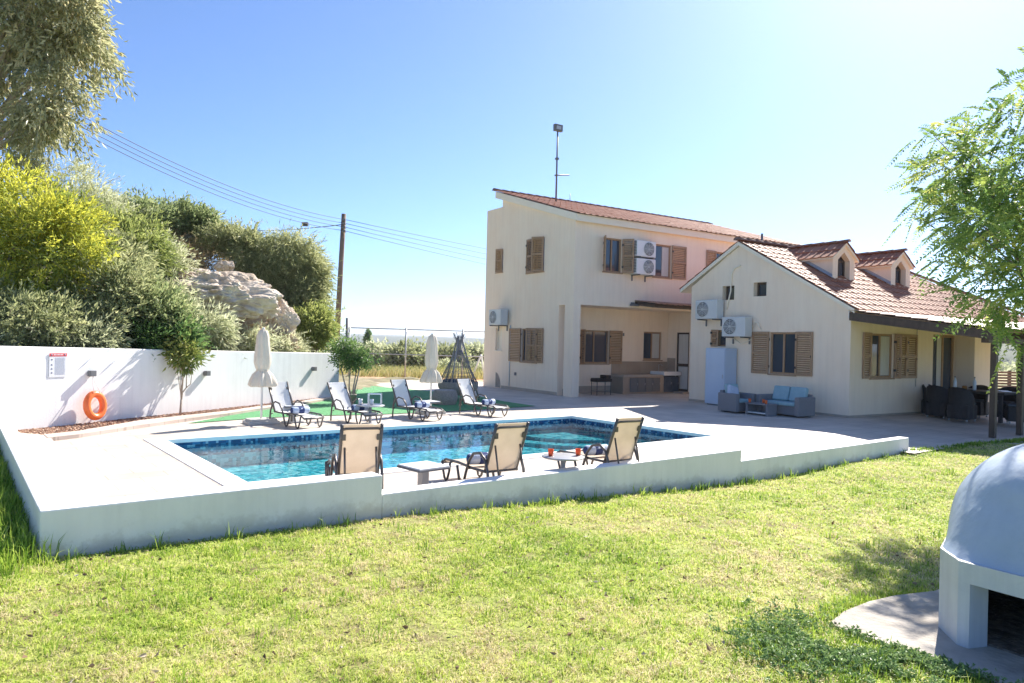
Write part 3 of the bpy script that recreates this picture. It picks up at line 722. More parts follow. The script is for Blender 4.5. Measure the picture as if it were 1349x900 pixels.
CHAIRS = [(2.80, -.66, 90, 'black rattan chair nearest the glass door at the laid table'),
          (2.52, -1.32, 90, 'big black rattan chair with its back to the pool at the laid table'),
          (3.42, -.22, 0, 'black rattan chair at the wall end of the laid table'),
          (4.20, -.85, -90, 'black rattan chair on the far side of the table behind the bottles'),
          (4.22, -1.55, -90, 'black rattan chair on the far side of the table, next to the curved pair'),
          (3.38, -2.20, -150, 'curved black rattan chair just right of the first porch post'),
          (3.80, -2.26, -140, 'curved black rattan chair beside the second porch post')]
for x, y, a, lab in CHAIRS: dining_chair(FB @ tr(x, y, -.02) @ rz(R(a)), lab)
def bottle(mtx, lab):
    t = thing('water_bottle', mtx, lab, 'bottle', 'bottles on the porch table')
    MB().lathe([(.04, 0), (.042, .02), (.042, .19), (.03, .24), (.014, .27), (.014, .30)], 14).build('glass_body', M['bottle'], t)
    MB().lathe([(.017, .30), (.017, .33)], 12).build('cap', M['lampgrey'], t)
bottle(FB @ tr(3.25, -.80, .70), 'clear bottle on the porch table nearer the glass door')
bottle(FB @ tr(3.42, -1.18, .70), 'clear bottle on the porch table nearer the post')
tag(MB().lathe([(.05, 0), (.06, .08), (.045, .1), (.04, .02)], 14).build('amber_bowl', M['amber'], None, FB @ tr(3.36, -.98, .70)), 'amber glass bowl between the two bottles on the porch table', 'bowl')
for (x, y) in ((-.28, -.4), (-.28, .38), (.28, -.4), (.28, .38), (-.02, -.6)):
    tag(MB().lathe([(.06, 0), (.11, .012), (.115, .018), (.06, .008)], 20).build('plate', M['porcelain'], None, FB @ tr(3.42 + x, -1.30 + y, .702)), 'small white plate laid on the black porch table', 'plate', 'plates on the porch table')

# ------------------------------------------------------------------ pool, deck, low walls
PLX, PLY = 8.3, 3.77
def grid_sheet(name, xs, ys, zf, material, mtx, keep=None, kind='structure', smooth=True):
    X, Y = np.meshgrid(xs, ys, indexing='ij'); nx, ny = X.shape
    V = np.stack([X.ravel(), Y.ravel(), zf(X.ravel(), Y.ravel())], 1)
    idx = []; fs = []
    for i in range(nx - 1):
        for j in range(ny - 1):
            cx = (xs[i] + xs[i + 1]) / 2; cy = (ys[j] + ys[j + 1]) / 2
            if keep and not keep(cx, cy): continue
            a = i * ny + j; idx += [a, a + ny, a + ny + 1, a + 1]; fs.append(4)
    o = npmesh(name, V, fs, idx, material, None, mtx, None, smooth)
    return tag(o, kind=kind)
def sstep(v, a, b):
    t = np.clip((v - a) / (b - a), 0, 1); return t * t * (3 - 2 * t)
def patio_z(x, y): return -.13 * sstep(x, 8.2, 10.6) * sstep(-y, -.2, 2.2) - .03 * sstep(-y, 2.2, 4.5)
iFW = FW.inverted(); iFP = FP.inverted()
def patio_keep(x, y):
    if 0 < x < PLX and 0 < y < PLY: return False
    w = FP @ Vector((x, y, 0)); q = iFW @ w
    if w.y > 29.6: return False
    if q.y > .35 and q.x < 8.6: return False
    return True
xs = sorted(set(np.round(np.concatenate([[-1.95, 0, PLX], np.arange(-1.5, 34, .5)]), 3)))
ys = sorted(set(np.round(np.concatenate([[-2.1, 0, PLY], np.arange(-6, 27, .5)]), 3)))
def pk2(x, y): return patio_keep(x, y) and (y > -2.1 or (x > 10.5 and y > np.interp(x, [10.87, 12.45, 14.7, 20, 60], [-2.29, -2.51, -2.87, -3.6, -9]) - .06))
in_deck = lambda x, y: x < 9.0 and y < 6.0
M['deck'] = tilemat('sun_darkened_paving', (.50, .44, .38), (.56, .495, .43), (.38, .33, .28), .6, .3, .007, .5, .65, bump=.3)  # patio paving again, colour darkened where the sun would bleach it
grid_sheet('patio', xs, ys, patio_z, M['patio'], FP, lambda x, y: pk2(x, y) and not in_deck(x, y))
grid_sheet('pool_deck', xs, ys, patio_z, M['deck'], FP, lambda x, y: pk2(x, y) and in_deck(x, y))
cp = MB(); c0 = .27
for (x0, y0, x1, y1) in ((-c0, -c0, PLX + c0, 0), (-c0, PLY, PLX + c0, PLY + c0), (-c0, 0, 0, PLY), (PLX, 0, PLX + c0, PLY)):
    cp.box(x0, y0, -.05, x1, y1, .012)
tag(cp.build('pool_coping', M['coping'], None, FP, .006), kind='structure')
# mosaic materials
def mosaic(name, stops, scale, rough=.2):
    m, nt, b = newmat(name); N = nt.nodes; L = nt.links
    tc = N.new('ShaderNodeTexCoord'); v = N.new('ShaderNodeTexVoronoi'); v.inputs['Scale'].default_value = scale; v.distance = 'CHEBYCHEV'; v.inputs['Randomness'].default_value = .25
    L.new(tc.outputs['Object'], v.inputs['Vector'])
    sp = N.new('ShaderNodeSeparateColor'); L.new(v.outputs['Color'], sp.inputs[0])
    cr = N.new('ShaderNodeValToRGB'); e = cr.color_ramp.elements
    e[0].position, e[0].color = stops[0][0], (*stops[0][1], 1); e[1].position, e[1].color = stops[-1][0], (*stops[-1][1], 1)
    for p, c in stops[1:-1]:
        q = e.new(p); q.color = (*c, 1)
    L.new(sp.outputs[0], cr.inputs[0]); L.new(cr.outputs[0], b.inputs['Base Color']); b.inputs['Roughness'].default_value = rough
    return m
M['mosaic_floor'] = mosaic('turquoise_mosaic', [(0, (.012, .20, .29)), (.4, (.035, .36, .46)), (.75, (.09, .50, .58)), (1, (.32, .68, .74))], 16)
M['mosaic_band'] = mosaic('deep_blue_mosaic', [(0, (.006, .03, .10)), (.5, (.012, .075, .20)), (.8, (.03, .17, .34)), (1, (.35, .50, .60))], 26)
pl = MB(); D = -.46
pl.add([(0, 0, D), (PLX, 0, D), (PLX, PLY, D), (0, PLY, D)], [(0, 1, 2, 3)])
for a, b in (((0, 0), (PLX, 0)), ((PLX, 0), (PLX, PLY)), ((PLX, PLY), (0, PLY)), ((0, PLY), (0, 0))):
    pl.add([(*a, D), (*b, D), (*b, -.27), (*a, -.27)], [(3, 2, 1, 0)])
for i in range(2):   # entry steps in the far corner by the house
    r = 1.9 - i * .42; zt = D + .07 * (i + 1)
    poly = [(PLX, PLY)] + [(PLX - r * math.cos(a), PLY - r * math.sin(a)) for a in np.linspace(0, PI / 2, 10)]
    pl.prism(poly, D + .001 * i, zt)
tag(pl.build('pool_basin', M['mosaic_floor'], None, FP), kind='structure')
pl = MB()
for a, b in (((0, 0), (PLX, 0)), ((PLX, 0), (PLX, PLY)), ((PLX, PLY), (0, PLY)), ((0, PLY), (0, 0))):
    pl.add([(*a, -.27), (*b, -.27), (*b, -.049), (*a, -.049)], [(3, 2, 1, 0)])
tag(pl.build('pool_tile_band', M['mosaic_band'], None, FP), kind='structure')
m, nt, b = newmat('pool_water'); N = nt.nodes; L = nt.links
N.remove(b)
fr = N.new('ShaderNodeFresnel'); fr.inputs[0].default_value = 1.22
tp = N.new('ShaderNodeBsdfTransparent'); tp.inputs[0].default_value = (.80, .97, .98, 1)
gl = N.new('ShaderNodeBsdfGlossy'); gl.inputs['Roughness'].default_value = .015
mx = N.new('ShaderNodeMixShader'); L.new(fr.outputs[0], mx.inputs[0]); L.new(tp.outputs[0], mx.inputs[1]); L.new(gl.outputs[0], mx.inputs[2])
tc = N.new('ShaderNodeTexCoord'); n1 = N.new('ShaderNodeTexNoise'); n1.inputs['Scale'].default_value = 3.2; n1.inputs['Detail'].default_value = 3; n1.inputs['Distortion'].default_value = .6
L.new(tc.outputs['Object'], n1.inputs['Vector'])
bp = N.new('ShaderNodeBump'); bp.inputs['Strength'].default_value = .16; bp.inputs['Distance'].default_value = .05
L.new(n1.outputs[0], bp.inputs['Height'])
for q in (fr, gl): L.new(bp.outputs[0], q.inputs['Normal'])
L.new(mx.outputs[0], N['Material Output'].inputs[0])
wt = MB(); wt.add([(.001, .001, 0), (PLX - .001, .001, 0), (PLX - .001, PLY - .001, 0), (.001, PLY - .001, 0)], [(0, 1, 2, 3)])
tag(wt.build('water', m, None, FP @ tr(0, 0, -.10)), kind='structure')
tag(MB().box(-1.93, -2.06, -.03, -1.41, 5.55, .05).build('deck_strip', M['deck_strip'], None, FP, .004), kind='structure')

lw = MB(); lw.box(-2.09, -2.26, -.35, .435, -2.06, .41); lw.box(-2.09, -2.058, -.35, -1.93, 6.1, .405)
tag(lw.build('low_wall', M['kerb_paint'], None, FP, .012, 2), 'tallest stretch of low white wall, turning the left corner of the pool deck', 'low wall', 'low white walls round the deck')
tag(MB().box(.437, -2.255, -.4, 5.80, -2.065, .24).build('low_wall', M['kerb_paint'], None, FP, .012, 2), 'middle step of the low white wall, in front of the two beige loungers and round table', 'low wall', 'low white walls round the deck')
tag(MB().box(5.803, -2.25, -.45, 10.87, -2.07, .088).build('low_wall', M['kerb_paint'], None, FP, .012, 2), 'lowest step of the low white wall, ending at the lawn and patio corner', 'low wall', 'low white walls round the deck')

# tall white garden wall, top falling slightly
ww = MB(); xs_ = [(-3.0, 1.40), (8.2, 1.20)]
v = []
for x, z in xs_: v += [(x, 0, -.4), (x, .2, -.4), (x, .2, z), (x, 0, z)]
ww.add(v, [(0, 1, 2, 3), (7, 6, 5, 4), (0, 4, 5, 1), (1, 5, 6, 2), (2, 6, 7, 3), (3, 7, 4, 0)])
ww.build('garden_wall', M['white_wall'], None, FW, .015)
tag(bpy.data.objects['garden_wall'], 'long white rendered garden wall below the planted hillside, carrying the lifebuoy', 'wall')

# planting bed and kerb along the wall
def sheet(name, pix, z, material, kind='structure', thick=None, lift=0):
    pts = [at(px, py, 0) for px, py in pix]
    b = MB()
    if thick: b.prism([(p.x, p.y) for p in pts], z - thick, z)
    else: b.add([(p.x, p.y, z) for p in pts], [tuple(range(len(pts)))])
    return tag(b.build(name, material), kind=kind)
bed_front = [(58, 577.5), (104, 572.5), (184.6, 558), (240, 551.5), (300, 545), (335, 539.5), (395, 532), (440, 524)]
kerb_front = [(63, 582), (104, 577.2), (184.6, 564.6), (240, 556.5), (300, 548.5), (337, 542.5), (397, 534.5), (442, 526)]
W0 = [FW @ Vector((x, -.002, 0)) for x in (8.15, 0)]
pts = [at(*p) for p in bed_front]
b_ = MB(); poly = [(p.x, p.y) for p in pts] + [(p.x, p.y) for p in W0]
b_.add([(x, y, .03) for x, y in poly], [tuple(range(len(poly)))]); tag(b_.build('planting_bed', M['gravel']), kind='structure')
pk = [at(*p) for p in kerb_front]
b_ = MB()
for i in range(len(pts) - 1):
    q = [pts[i], pts[i + 1], pk[i + 1], pk[i]]
    b_.prism([(p.x, p.y) for p in q], -.02, .06)
M['kerb_stone'] = tilemat('pinkish_kerb_stone', (.52, .42, .36), (.58, .48, .42), (.40, .33, .28), .35, .35, .008, 0, .8)
tag(b_.build('bed_kerb', M['kerb_stone']), kind='structure')
# bark chips and small stones in the bed
def chips(name, n, poly_pts, size, material, z=.03, seed=1, kind='stuff', tint=None):
    r = np.random.default_rng(seed); V = []; fs = []; idx = []; tn = []
    A = np.array(poly_pts)
    k = 0
    tri = [(0, i, i + 1) for i in range(1, len(A) - 1)]
    for q in range(n):
        i = r.integers(0, len(pts) - 1); u, w = r.random(2)
        a = np.array(pts[i].lerp(pts[i + 1], u))[:2]
        # straight back to the wall
        wl = iFW @ Vector((a[0], a[1], 0)); d = -wl.y * w
        p = FW @ Vector((wl.x, wl.y + d, 0))
        s_ = size * r.uniform(.5, 1.5); an = r.uniform(0, 2 * PI); ti = r.uniform(-.6, .6)
        c, s = math.cos(an) * s_, math.sin(an) * s_
        h = s_ * .8
        V += [(p.x + c, p.y + s, z + ti * s_ * .5 + .01), (p.x - s * .6, p.y + c * .6, z + h * .3), (p.x - c, p.y - s, z - ti * s_ * .5 + .01), (p.x + s * .6, p.y - c * .6, z + h * .3), (p.x, p.y, z + h)]
        idx += [5 * k, 5 * k + 1, 5 * k + 4, 5 * k + 1, 5 * k + 2, 5 * k + 4, 5 * k + 2, 5 * k + 3, 5 * k + 4, 5 * k + 3, 5 * k, 5 * k + 4]; fs += [3] * 4
        tn += [r.random()] * 5; k += 1
    return tag(npmesh(name, V, fs, idx, material, None, None, tn), kind=kind)
M['chip'] = tintmat('bark_chip', [(0, (.10, .05, .03)), (.5, (.30, .16, .10)), (1, (.50, .36, .27))], .9, 0)
chips('bark_chips', 9000, poly, .035, M['chip'])
# artificial turf
tp_ = [(247, 558.5), (340, 551.5), (410, 548.5), (500, 546.5), (600, 542), (660, 538.5), (706, 535.5), (665, 529.5), (628, 522), (560, 515), (500, 510), (474, 507), (455, 512), (442, 526), (397, 534.5), (337, 542.5), (300, 548.6)]
sheet('artificial_turf', tp_, .012, M['turf'])

# things on the white wall
SG = thing('safety_sign', FW @ tr(.07, -.004, .86), 'white rules sign with red header on the white garden wall', 'sign')
MB().box(0, -.006, 0, .30, -.001, .385).build('board', M['sign_white'], SG)
MB().box(.0, -.009, .335, .30, -.0065, .385).build('header', M['sign_red'], SG)
t = MB()
for q in range(7): t.box(.07 + q * .024, -.011, .352, .085 + q * .024, -.0095, .370)
t.build('header_lettering', M['sign_white'], SG)
t = MB()
for x in (.035, .265): t.lathe([(.016, 0), (.016, .002)], 12, tr(x, -.0095, .36) @ Matrix.Rotation(R(90), 4, 'X'))
for z in (.285, .20, .135, .07): t.lathe([(.014, 0), (.014, .002)], 12, tr(.045, -.0065, z) @ Matrix.Rotation(R(90), 4, 'X'))
t.build('symbols', M['sign_ink'], SG)
t = MB(); rr_ = random.Random(3)
for q in range(17):
    z = .305 - q * .0165; x = .10
    while x < .26:
        w = rr_.uniform(.015, .04); t.box(x, -.0085, z, min(x + w, .275), -.0065, z + .007); x += w + .008
t.build('lettering', M['sign_grey'], SG)
def wall_light(x, z, lab):
    t = thing('wall_light', FW @ tr(x, -.002, z), lab, 'wall light', 'grey box lights on the white wall')
    MB().box(-.055, -.10, -.05, .055, -.018, .05).build('housing', M['lampgrey'], t, None, .006)
    MB().box(-.04, -.018, -.04, .04, 0, .04).build('mount', M['lampgrey'], t)
wall_light(.80, .90, 'grey box wall light above the orange lifebuoy')
wall_light(3.42, .82, 'grey box wall light just right of the small leafy tree')
wall_light(7.02, .82, 'grey box wall light on the far end of the white wall beyond the parasol')
LBY = thing('lifebuoy', FW @ tr(.80, -.15, .36), 'orange lifebuoy ring hanging by a white rope on the white wall', 'lifebuoy')
tm = MB().tube([(.155 * math.cos(a), 0, .195 * math.sin(a)) for a in np.linspace(0, 2 * PI, 40, endpoint=False)], .058, 14, closed=True)
tm.build('ring', M['orange'], LBY, Matrix.Rotation(R(-7), 4, 'X'))
MB().tube([(-.05, -.03, .22), (-.02, .05, .4), (0, .07, .53), (.02, .05, .4), (.07, -.03, .22)], .006, 6).build('rope', M['rope'], LBY)

# ------------------------------------------------------------------ loungers
def lounger(mtx, label, sling, tube_m, back_deg=70, back_len=.56):
    t = thing('sun_lounger', mtx, label, 'sun lounger', 'sun loungers round the pool')
    w = .195; sz = .235; ft = 1.0
    ca, sa = math.cos(R(back_deg)), math.sin(R(back_deg)); bx, bz = -back_len * ca, sz + back_len * sa
    fb = MB()
    for s in (-1, 1):
        fb.tube([(0.0, s * w, sz), (.3, s * w, sz - .005), (.6, s * w, sz + .01), (ft - .1, s * w, sz), (ft, s * w, sz - .05)], .016, 8)
    fb.tube([(ft, -w, sz - .05), (ft, w, sz - .05)], .016, 8); fb.tube([(.42, -w, sz - .03), (.42, w, sz - .03)], .012, 8)
    fb.build('seat_frame', tube_m, t)
    b2 = MB()
    for s in (-1, 1): b2.tube([(0.02, s * w, sz), (bx, s * w, bz)], .017, 8)
    b2.tube([(bx + .06 * ca, -w, bz - .06 * sa), (bx + .045 * ca - .01, -w + .04, bz - .045 * sa), (bx + .045 * ca - .01, w - .04, bz - .045 * sa), (bx + .06 * ca, w, bz - .06 * sa)], .013, 8)
    b2.tube([(.0, -w, sz), (.0, w, sz)], .013, 8)
    for s in (-1, 1): b2.box(-.014, -.018, -.03, .014, .018, .03, tr(bx + .14 * ca, s * (w - .025), bz - .14 * sa))
    b2.build('back_frame', tube_m, t)
    def sheet_(p0, p1, sag):
        mb = MB(); n = 8; v = []; f = []
        d = Vector(p1) - Vector(p0); nr = Vector((-d.z, 0, d.x)).normalized()
        for side in (0, 1):
            for i in range(n + 1):
                q = Vector(p0) + d * (i / n)
                for j in range(5):
                    y = -w + .012 + (2 * w - .024) * j / 4
                    sg = sag * math.sin(PI * i / n) * (1 - (2 * j / 4 - 1) ** 2)
                    v.append(q - nr * sg + nr * (.004 * side) + Vector((0, y, 0)))
        o = (n + 1) * 5
        for i in range(n):
            for j in range(4):
                f.append((i * 5 + j, i * 5 + j + 1, (i + 1) * 5 + j + 1, (i + 1) * 5 + j))
                f.append((o + i * 5 + j, o + (i + 1) * 5 + j, o + (i + 1) * 5 + j + 1, o + i * 5 + j + 1))
        return mb.add(v, f, True)
    sheet_((.01, 0, sz + .004), (ft - .01, 0, sz - .03), .02).build('seat_sling', sling, t)
    sheet_((bx + .004, 0, bz), (.0, 0, sz + .01), .018).build('back_sling', sling, t)
    for s in (-1, 1):
        y = s * (w + .03)
        a = MB(); a.tube([(-.10, y, 0), (-.10, y, .08), (-.08, y, .25), (-.02, y, .37), (.08, y, .425), (.22, y, .40), (.32, y, .30), (.38, y, .16), (.425, y, .045), (.47, y, .012), (.515, y, .045), (.56, y, .17), (.575, y, .22)], .0155, 8)
        a.build('arm', tube_m, t)
        l = MB(); l.tube([(.74, y, .225), (.76, y, .12), (.80, y, .03), (.835, y, .012), (.87, y, .03), (.91, y, .12), (.93, y, .22)], .0145, 8)
        l.tube([(.74, y, .222), (.74, s * w, .232)], .012, 6); l.tube([(.93, y, .215), (.93, s * w, .218)], .012, 6)
        l.build('leg', tube_m, t)
    for s in (-1, 1): MB().tube([(bx * .55, s * (w - .04), sz + .55 * (bz - sz)), (-.20, s * (w - .04), .16), (-.12, s * (w - .04), sz - .04)], .011, 6).build('back_strut', tube_m, t)
    return t
def towel(mtx, lab):
    t = thing('rolled_towel', mtx, lab, 'towel', 'rolled towels on the loungers')
    b = MB(); prof = []
    b.lathe([(.001, -.17), (.05, -.17), (.062, -.15), (.064, 0), (.062, .15), (.05, .17), (.001, .17)], 18, Matrix.Rotation(R(90), 4, 'X'), True, lambda a, z: 1 + .05 * math.sin(3 * a + z * 9))
    b.build('roll', M['pale_towel'], t)
    c = MB(); c.lathe([(.0655, -.055), (.0665, 0), (.0655, .055)], 18, Matrix.Rotation(R(90), 4, 'X') , False)
    for s in (-1, 1): c.lathe([(.001, .172 * s), (.045, .1725 * s), (.05, .171 * s)], 16, Matrix.Rotation(R(90), 4, 'X'), False)
    c.build('navy_band', M['navy'], t)
    return t
NEAR = [(at(472, 625, .235), 72, 'beige lounger seen from behind, leftmost of the near row, beside the square table', 'leftmost near lounger'),
        (at(661, 620, .235), 85, 'beige lounger seen from behind, between the square and the round table', 'lounger between the square and round tables'),
        (at(815, 607, .235), 84, 'beige lounger seen from behind, beyond the round table, nearest the house', 'near lounger beyond the round table')]
for p, a, lab, tl in NEAR:
    q = iFP @ p
    mm = FP @ Matrix.Translation((q.x, q.y, 0)) @ rz(R(a))
    lounger(mm, lab, M['sling_shaded'], M['char'])
    towel(mm @ tr(.42, 0, .305), 'blue rolled towel on the ' + tl)
FARL = [(at(372, 563.0), -80, 64, 'white lounger beside the first parasol, nearest the lifebuoy', 'white lounger beside the first parasol'),
        (at(453, 558.3), -82, 58, 'white lounger before the small multi-stemmed bush, low reclined', 'white lounger before the bush'),
        (at(537, 553.2), -80, 66, 'white lounger just left of the second parasol', 'white lounger left of the second parasol'),
        (at(626.5, 548.2), -80, 64, 'white lounger nearest the two storey house, before the hanging chair', 'white lounger before the hanging chair')]
for p, a, bd, lab, tl in FARL:
    q = iFP @ p; d = Vector((math.cos(R(a)), math.sin(R(a)), 0)); sd = Vector((-d.y, d.x, 0))
    o = Vector((q.x, q.y, 0)) - d * .47 + sd * .30
    mm = FP @ Matrix.Translation(o) @ rz(R(a))
    lounger(mm, lab, M['sling_white'], M['char'], bd, .58)
    towel(mm @ tr(.58, -.02, .30), 'navy rolled towel on the ' + tl)

# side tables
def round_table(mtx, label, r=.21, h=.36):
    t = thing('round_side_table', mtx, label, 'side table')
    MB().lathe([(.01, h - .022), (r - .01, h - .022), (r, h - .012), (r, h - .004), (r - .01, h), (.01, h)], 28).build('table_top', M['silver'], t)
    MB().cyl((.0, 0, .01), (0, 0, h - .02), .028, 12).build('pedestal', M['silver'], t)
    MB().lathe([(.01, 0), (.16, 0), (.16, .012), (.03, .025)], 24).build('base', M['silver'], t)
    return t
def low_table(mtx, label, w=.42, h=.33, m_=None):
    m_ = m_ or M['silver']
    t = thing('square_side_table', mtx, label, 'side table')
    MB().box(-w / 2, -w / 2, h - .03, w / 2, w / 2, h).build('table_top', M['ac_side'], t, None, .01, 3)
    MB().box(-w / 2 - .008, -w / 2 - .008, h - .04, w / 2 + .008, w / 2 + .008, h - .012).build('rim', M['lampgrey'], t, None, .012, 2)
    MB().box(-.045, -.045, .01, .045, .045, h - .035).build('pedestal', m_, t, None, .006)
    MB().box(-.16, -.16, 0, .16, .16, .015).build('base', m_, t, None, .006)
    return t
p = at(558, 613.5, .26); low_table(Matrix.Translation((p.x, p.y, 0)) @ rz(A_P + .1), 'square grey side table between the two left beige loungers', .40, .27)
p = at(742, 600.5, .36); RT = (p.x, p.y)
round_table(Matrix.Translation((*RT, 0)), 'round grey side table holding two orange tumblers', .24)
for dx, dy, lab in ((-.14, -.03, 'orange tumbler on the round poolside table, farther from the beige lounger'), (.17, .05, 'orange tumbler on the round poolside table, beside the beige lounger')):
    tag(MB().lathe([(.026, 0), (.034, .075), (.031, .075), (.024, .008)], 16).build('tumbler', M['orange_drink'], None, Matrix.Translation((RT[0] + dx, RT[1] + dy, .361))), lab, 'tumbler', 'orange tumblers')
p = at(386, 533, .33); low_table(Matrix.Translation((p.x, p.y, 0)) @ rz(A_P), 'grey side table between the first two white loungers', .44, .33)
p = at(488, 533.5, .36); T2 = (p.x, p.y)
round_table(Matrix.Translation((*T2, 0)), 'round side table with two pale cups, between white loungers', .27)
for dx, dy, lab in ((-.19, .0, 'white cup on the small round table, nearer the wall'), (.03, -.03, 'white cup on the small round table, nearer the house')):
    tag(MB().lathe([(.03, 0), (.04, .11), (.036, .11), (.026, .01)], 16).build('cup', M['porcelain'], None, Matrix.Translation((T2[0] + dx, T2[1] + dy, .361))), lab, 'cup', 'white cups')
cd = thing('candle_lantern', Matrix.Translation((T2[0] + .06, T2[1] + .12, .361)), 'small open square lantern frame behind the cups on the round table', 'lantern')
lb_ = MB()
for sx in (-.12, .12):
    for sy in (-.05, .05): lb_.box(sx - .008, sy - .008, 0, sx + .008, sy + .008, .19)
lb_.box(-.13, -.06, .19, .13, .06, .205).box(-.13, -.06, 0, .13, .06, .008).build('lantern_frame', M['steel'], cd)
p = at(563, 527.5, .34); low_table(Matrix.Translation((p.x, p.y, 0)) @ rz(A_P), 'low pale side table just behind the second parasol pole', .40, .33)

# ------------------------------------------------------------------ closed parasols
def parasol(p, label, seed):
    t = thing('closed_parasol', Matrix.Translation(p), label, 'parasol', 'closed cream parasols')
    MB().box(-.28, -.2, 0, .28, .2, .055).box(-.24, -.17, .055, .24, .17, .095).build('base', M['conc_block'], t, rz(A_P), .008)
    MB().cyl((0, 0, .09), (0, 0, 1.72), .02, 12).build('pole', M['pole_white'], t)
    r = random.Random(seed); ph = r.uniform(0, 6)
    cn = MB(); prof = [(.02, 1.74), (.075, 1.70), (.105, 1.60), (.115, 1.45), (.135, 1.25), (.14, 1.12), (.115, 1.02), (.09, .985), (.105, .96), (.16, .90), (.20, .80), (.225, .71), (.20, .68)]
    cn.lathe(prof, 48, None, False, lambda a, z: 1 + (.10 + .09 * (z < 1.0)) * math.sin(8 * a + ph + 1.2 * math.sin(4 * z)) + .05 * math.sin(3 * a + ph * 2 + 3 * z))
    cn.build('canopy', M['parasol'], t)
    MB().lathe([(.102, .975), (.108, .985), (.102, .998)], 30, None, False).build('tie_strap', M['parasol'], t)
    MB().lathe([(.001, 1.77), (.02, 1.76), (.028, 1.745), (.012, 1.735)], 12).build('finial', M['pole_white'], t)
pu = at(344, 558); parasol(Vector((pu.x, pu.y, 0)), 'closed cream parasol on a concrete base near the white wall', 2)
pu = at(567, 545); parasol(Vector((pu.x, pu.y, 0)), 'closed cream parasol on a concrete base before the wire fence', 5)

# ------------------------------------------------------------------ hanging chair
p = at(603, 527); SW = thing('hanging_chair', Matrix.Translation((p.x, p.y, 0)), 'wicker teepee hanging chair with gathered ropes, beyond the white loungers', 'hanging chair')
fr = MB()
for a in (.35, 2.5, 4.4): fr.tube([(.62 * math.cos(a), .62 * math.sin(a), 0), (.3 * math.cos(a), .3 * math.sin(a), .95), (.05 * math.cos(a), .05 * math.sin(a), 1.74)], .022, 8)
fr.build('stand', M['wicker'], SW)
rp = MB(); rs = random.Random(4)
for k in range(30):
    a = 2 * PI * k / 30
    rp.tube([(.52 * math.cos(a), .52 * math.sin(a), .50), (.2 * math.cos(a), .2 * math.sin(a), 1.12), (.07 * math.cos(a), .07 * math.sin(a), 1.36)], .007, 5)
for z, q in ((.62, .46), (.75, .40), (.9, .315)): rp.tube([(q * math.cos(a), q * math.sin(a), z) for a in np.linspace(0, 2 * PI, 30, endpoint=False)], .006, 5, closed=True)
rp.build('ropes', M['wicker'], SW)
tp2 = MB()
for k in range(26):
    a = 2 * PI * k / 26; q = rs.uniform(.8, 1.25); h = rs.uniform(-.06, .06)
    tp2.tube([(.075 * math.cos(a) * q, .075 * math.sin(a) * q, 1.30), (.05 * math.cos(a), .05 * math.sin(a), 1.46), (.075 * math.cos(a + .4), .075 * math.sin(a + .4), 1.62), (.16 * q * math.cos(a + .5), .16 * q * math.sin(a + .5), 1.80 + h)], .012, 5, .006)
tp2.lathe([(.058, 1.43), (.066, 1.46), (.058, 1.49)], 16, None, False)
tp2.build('gathered_ropes', M['wicker'], SW)
bk = MB()
for i in range(16):
    z = .16 + i * .022; q = .33 + .21 * math.sin(min(1, i / 11) * PI / 2)
    bk.tube([(q * math.cos(a) * (1 + .012 * math.sin(14 * a + i * PI)), q * math.sin(a) * (1 + .012 * math.sin(14 * a + i * PI)), z) for a in np.linspace(0, 2 * PI, 56, endpoint=False)], .0135, 5, closed=True)
bk.lathe([(.01, .15), (.34, .16)], 24, None, False)
bk.build('basket', M['wicker'], SW)
MB().lathe([(.01, .44), (.38, .44), (.45, .48), (.40, .56), (.01, .58)], 24).build('cushion', M['dark_cushion'], SW)
# low wicker pouffe at its side
p = at(586, 533)
PF = MB()
for i in range(14):
    z = .02 + i * .026; q = .26 + .05 * math.sin(i / 13 * PI)
    PF.tube([(q * math.cos(a) * (1 + .015 * math.sin(12 * a + i * PI)), q * math.sin(a) * (1 + .015 * math.sin(12 * a + i * PI)), z) for a in np.linspace(0, 2 * PI, 48, endpoint=False)], .016, 5, closed=True)
PF.lathe([(.25, .37), (.01, .385)], 24, None, False)
tag(PF.build('wicker_pouffe', M['wicker'], None, Matrix.Translation((p.x, p.y, 0))), 'round grey wicker pouffe between the second parasol and the hanging chair', 'pouffe')

# ------------------------------------------------------------------ wire fence, poles, cables
FX0, FX1, FY = -8.2, 3.4, 29.8
FN = thing('wire_fence', Matrix.Translation((0, FY, 0)), 'tall galvanised wire mesh fence with pipe rails beyond the turf', 'fence')
for x in (-6.78, -4.42, -2.05, .35, 2.75): MB().cyl((x, 0, -.1), (x, 0, 2.12), .032, 10).build('post', M['galv'], FN)
MB().cyl((-6.78, .0, 2.06), (FX1, .0, 2.0), .022, 8).cyl((-6.78, 0, 1.0), (FX1, 0, .97), .02, 8).build('rail', M['galv'], FN)
wm = MB()
for i in range(-10, 56):
    for s in (-1, 1):
        x = -6.78 + i * .19; xa, xb = (x, x + 2.0) if s > 0 else (x + 2.0, x); za, zb = .03, 2.03
        pa, pb2 = [xa, za], [xb, zb]
        pts_ = []
        for (q0, q1) in ((pa, pb2),):
            lo, hi = -6.78, FX1
            t0 = max(0, min(1, (lo - q0[0]) / (q1[0] - q0[0]) if q1[0] > q0[0] else (hi - q0[0]) / (q1[0] - q0[0])))
            t1 = max(0, min(1, (hi - q0[0]) / (q1[0] - q0[0]) if q1[0] > q0[0] else (lo - q0[0]) / (q1[0] - q0[0])))
            if t1 - t0 > .02:
                wm.tube([(q0[0] + (q1[0] - q0[0]) * t, .035 * s, q0[1] + (q1[1] - q0[1]) * t) for t in (t0, t1)], .0022, 3)
wm.build('wire_mesh', M['galv'], FN)
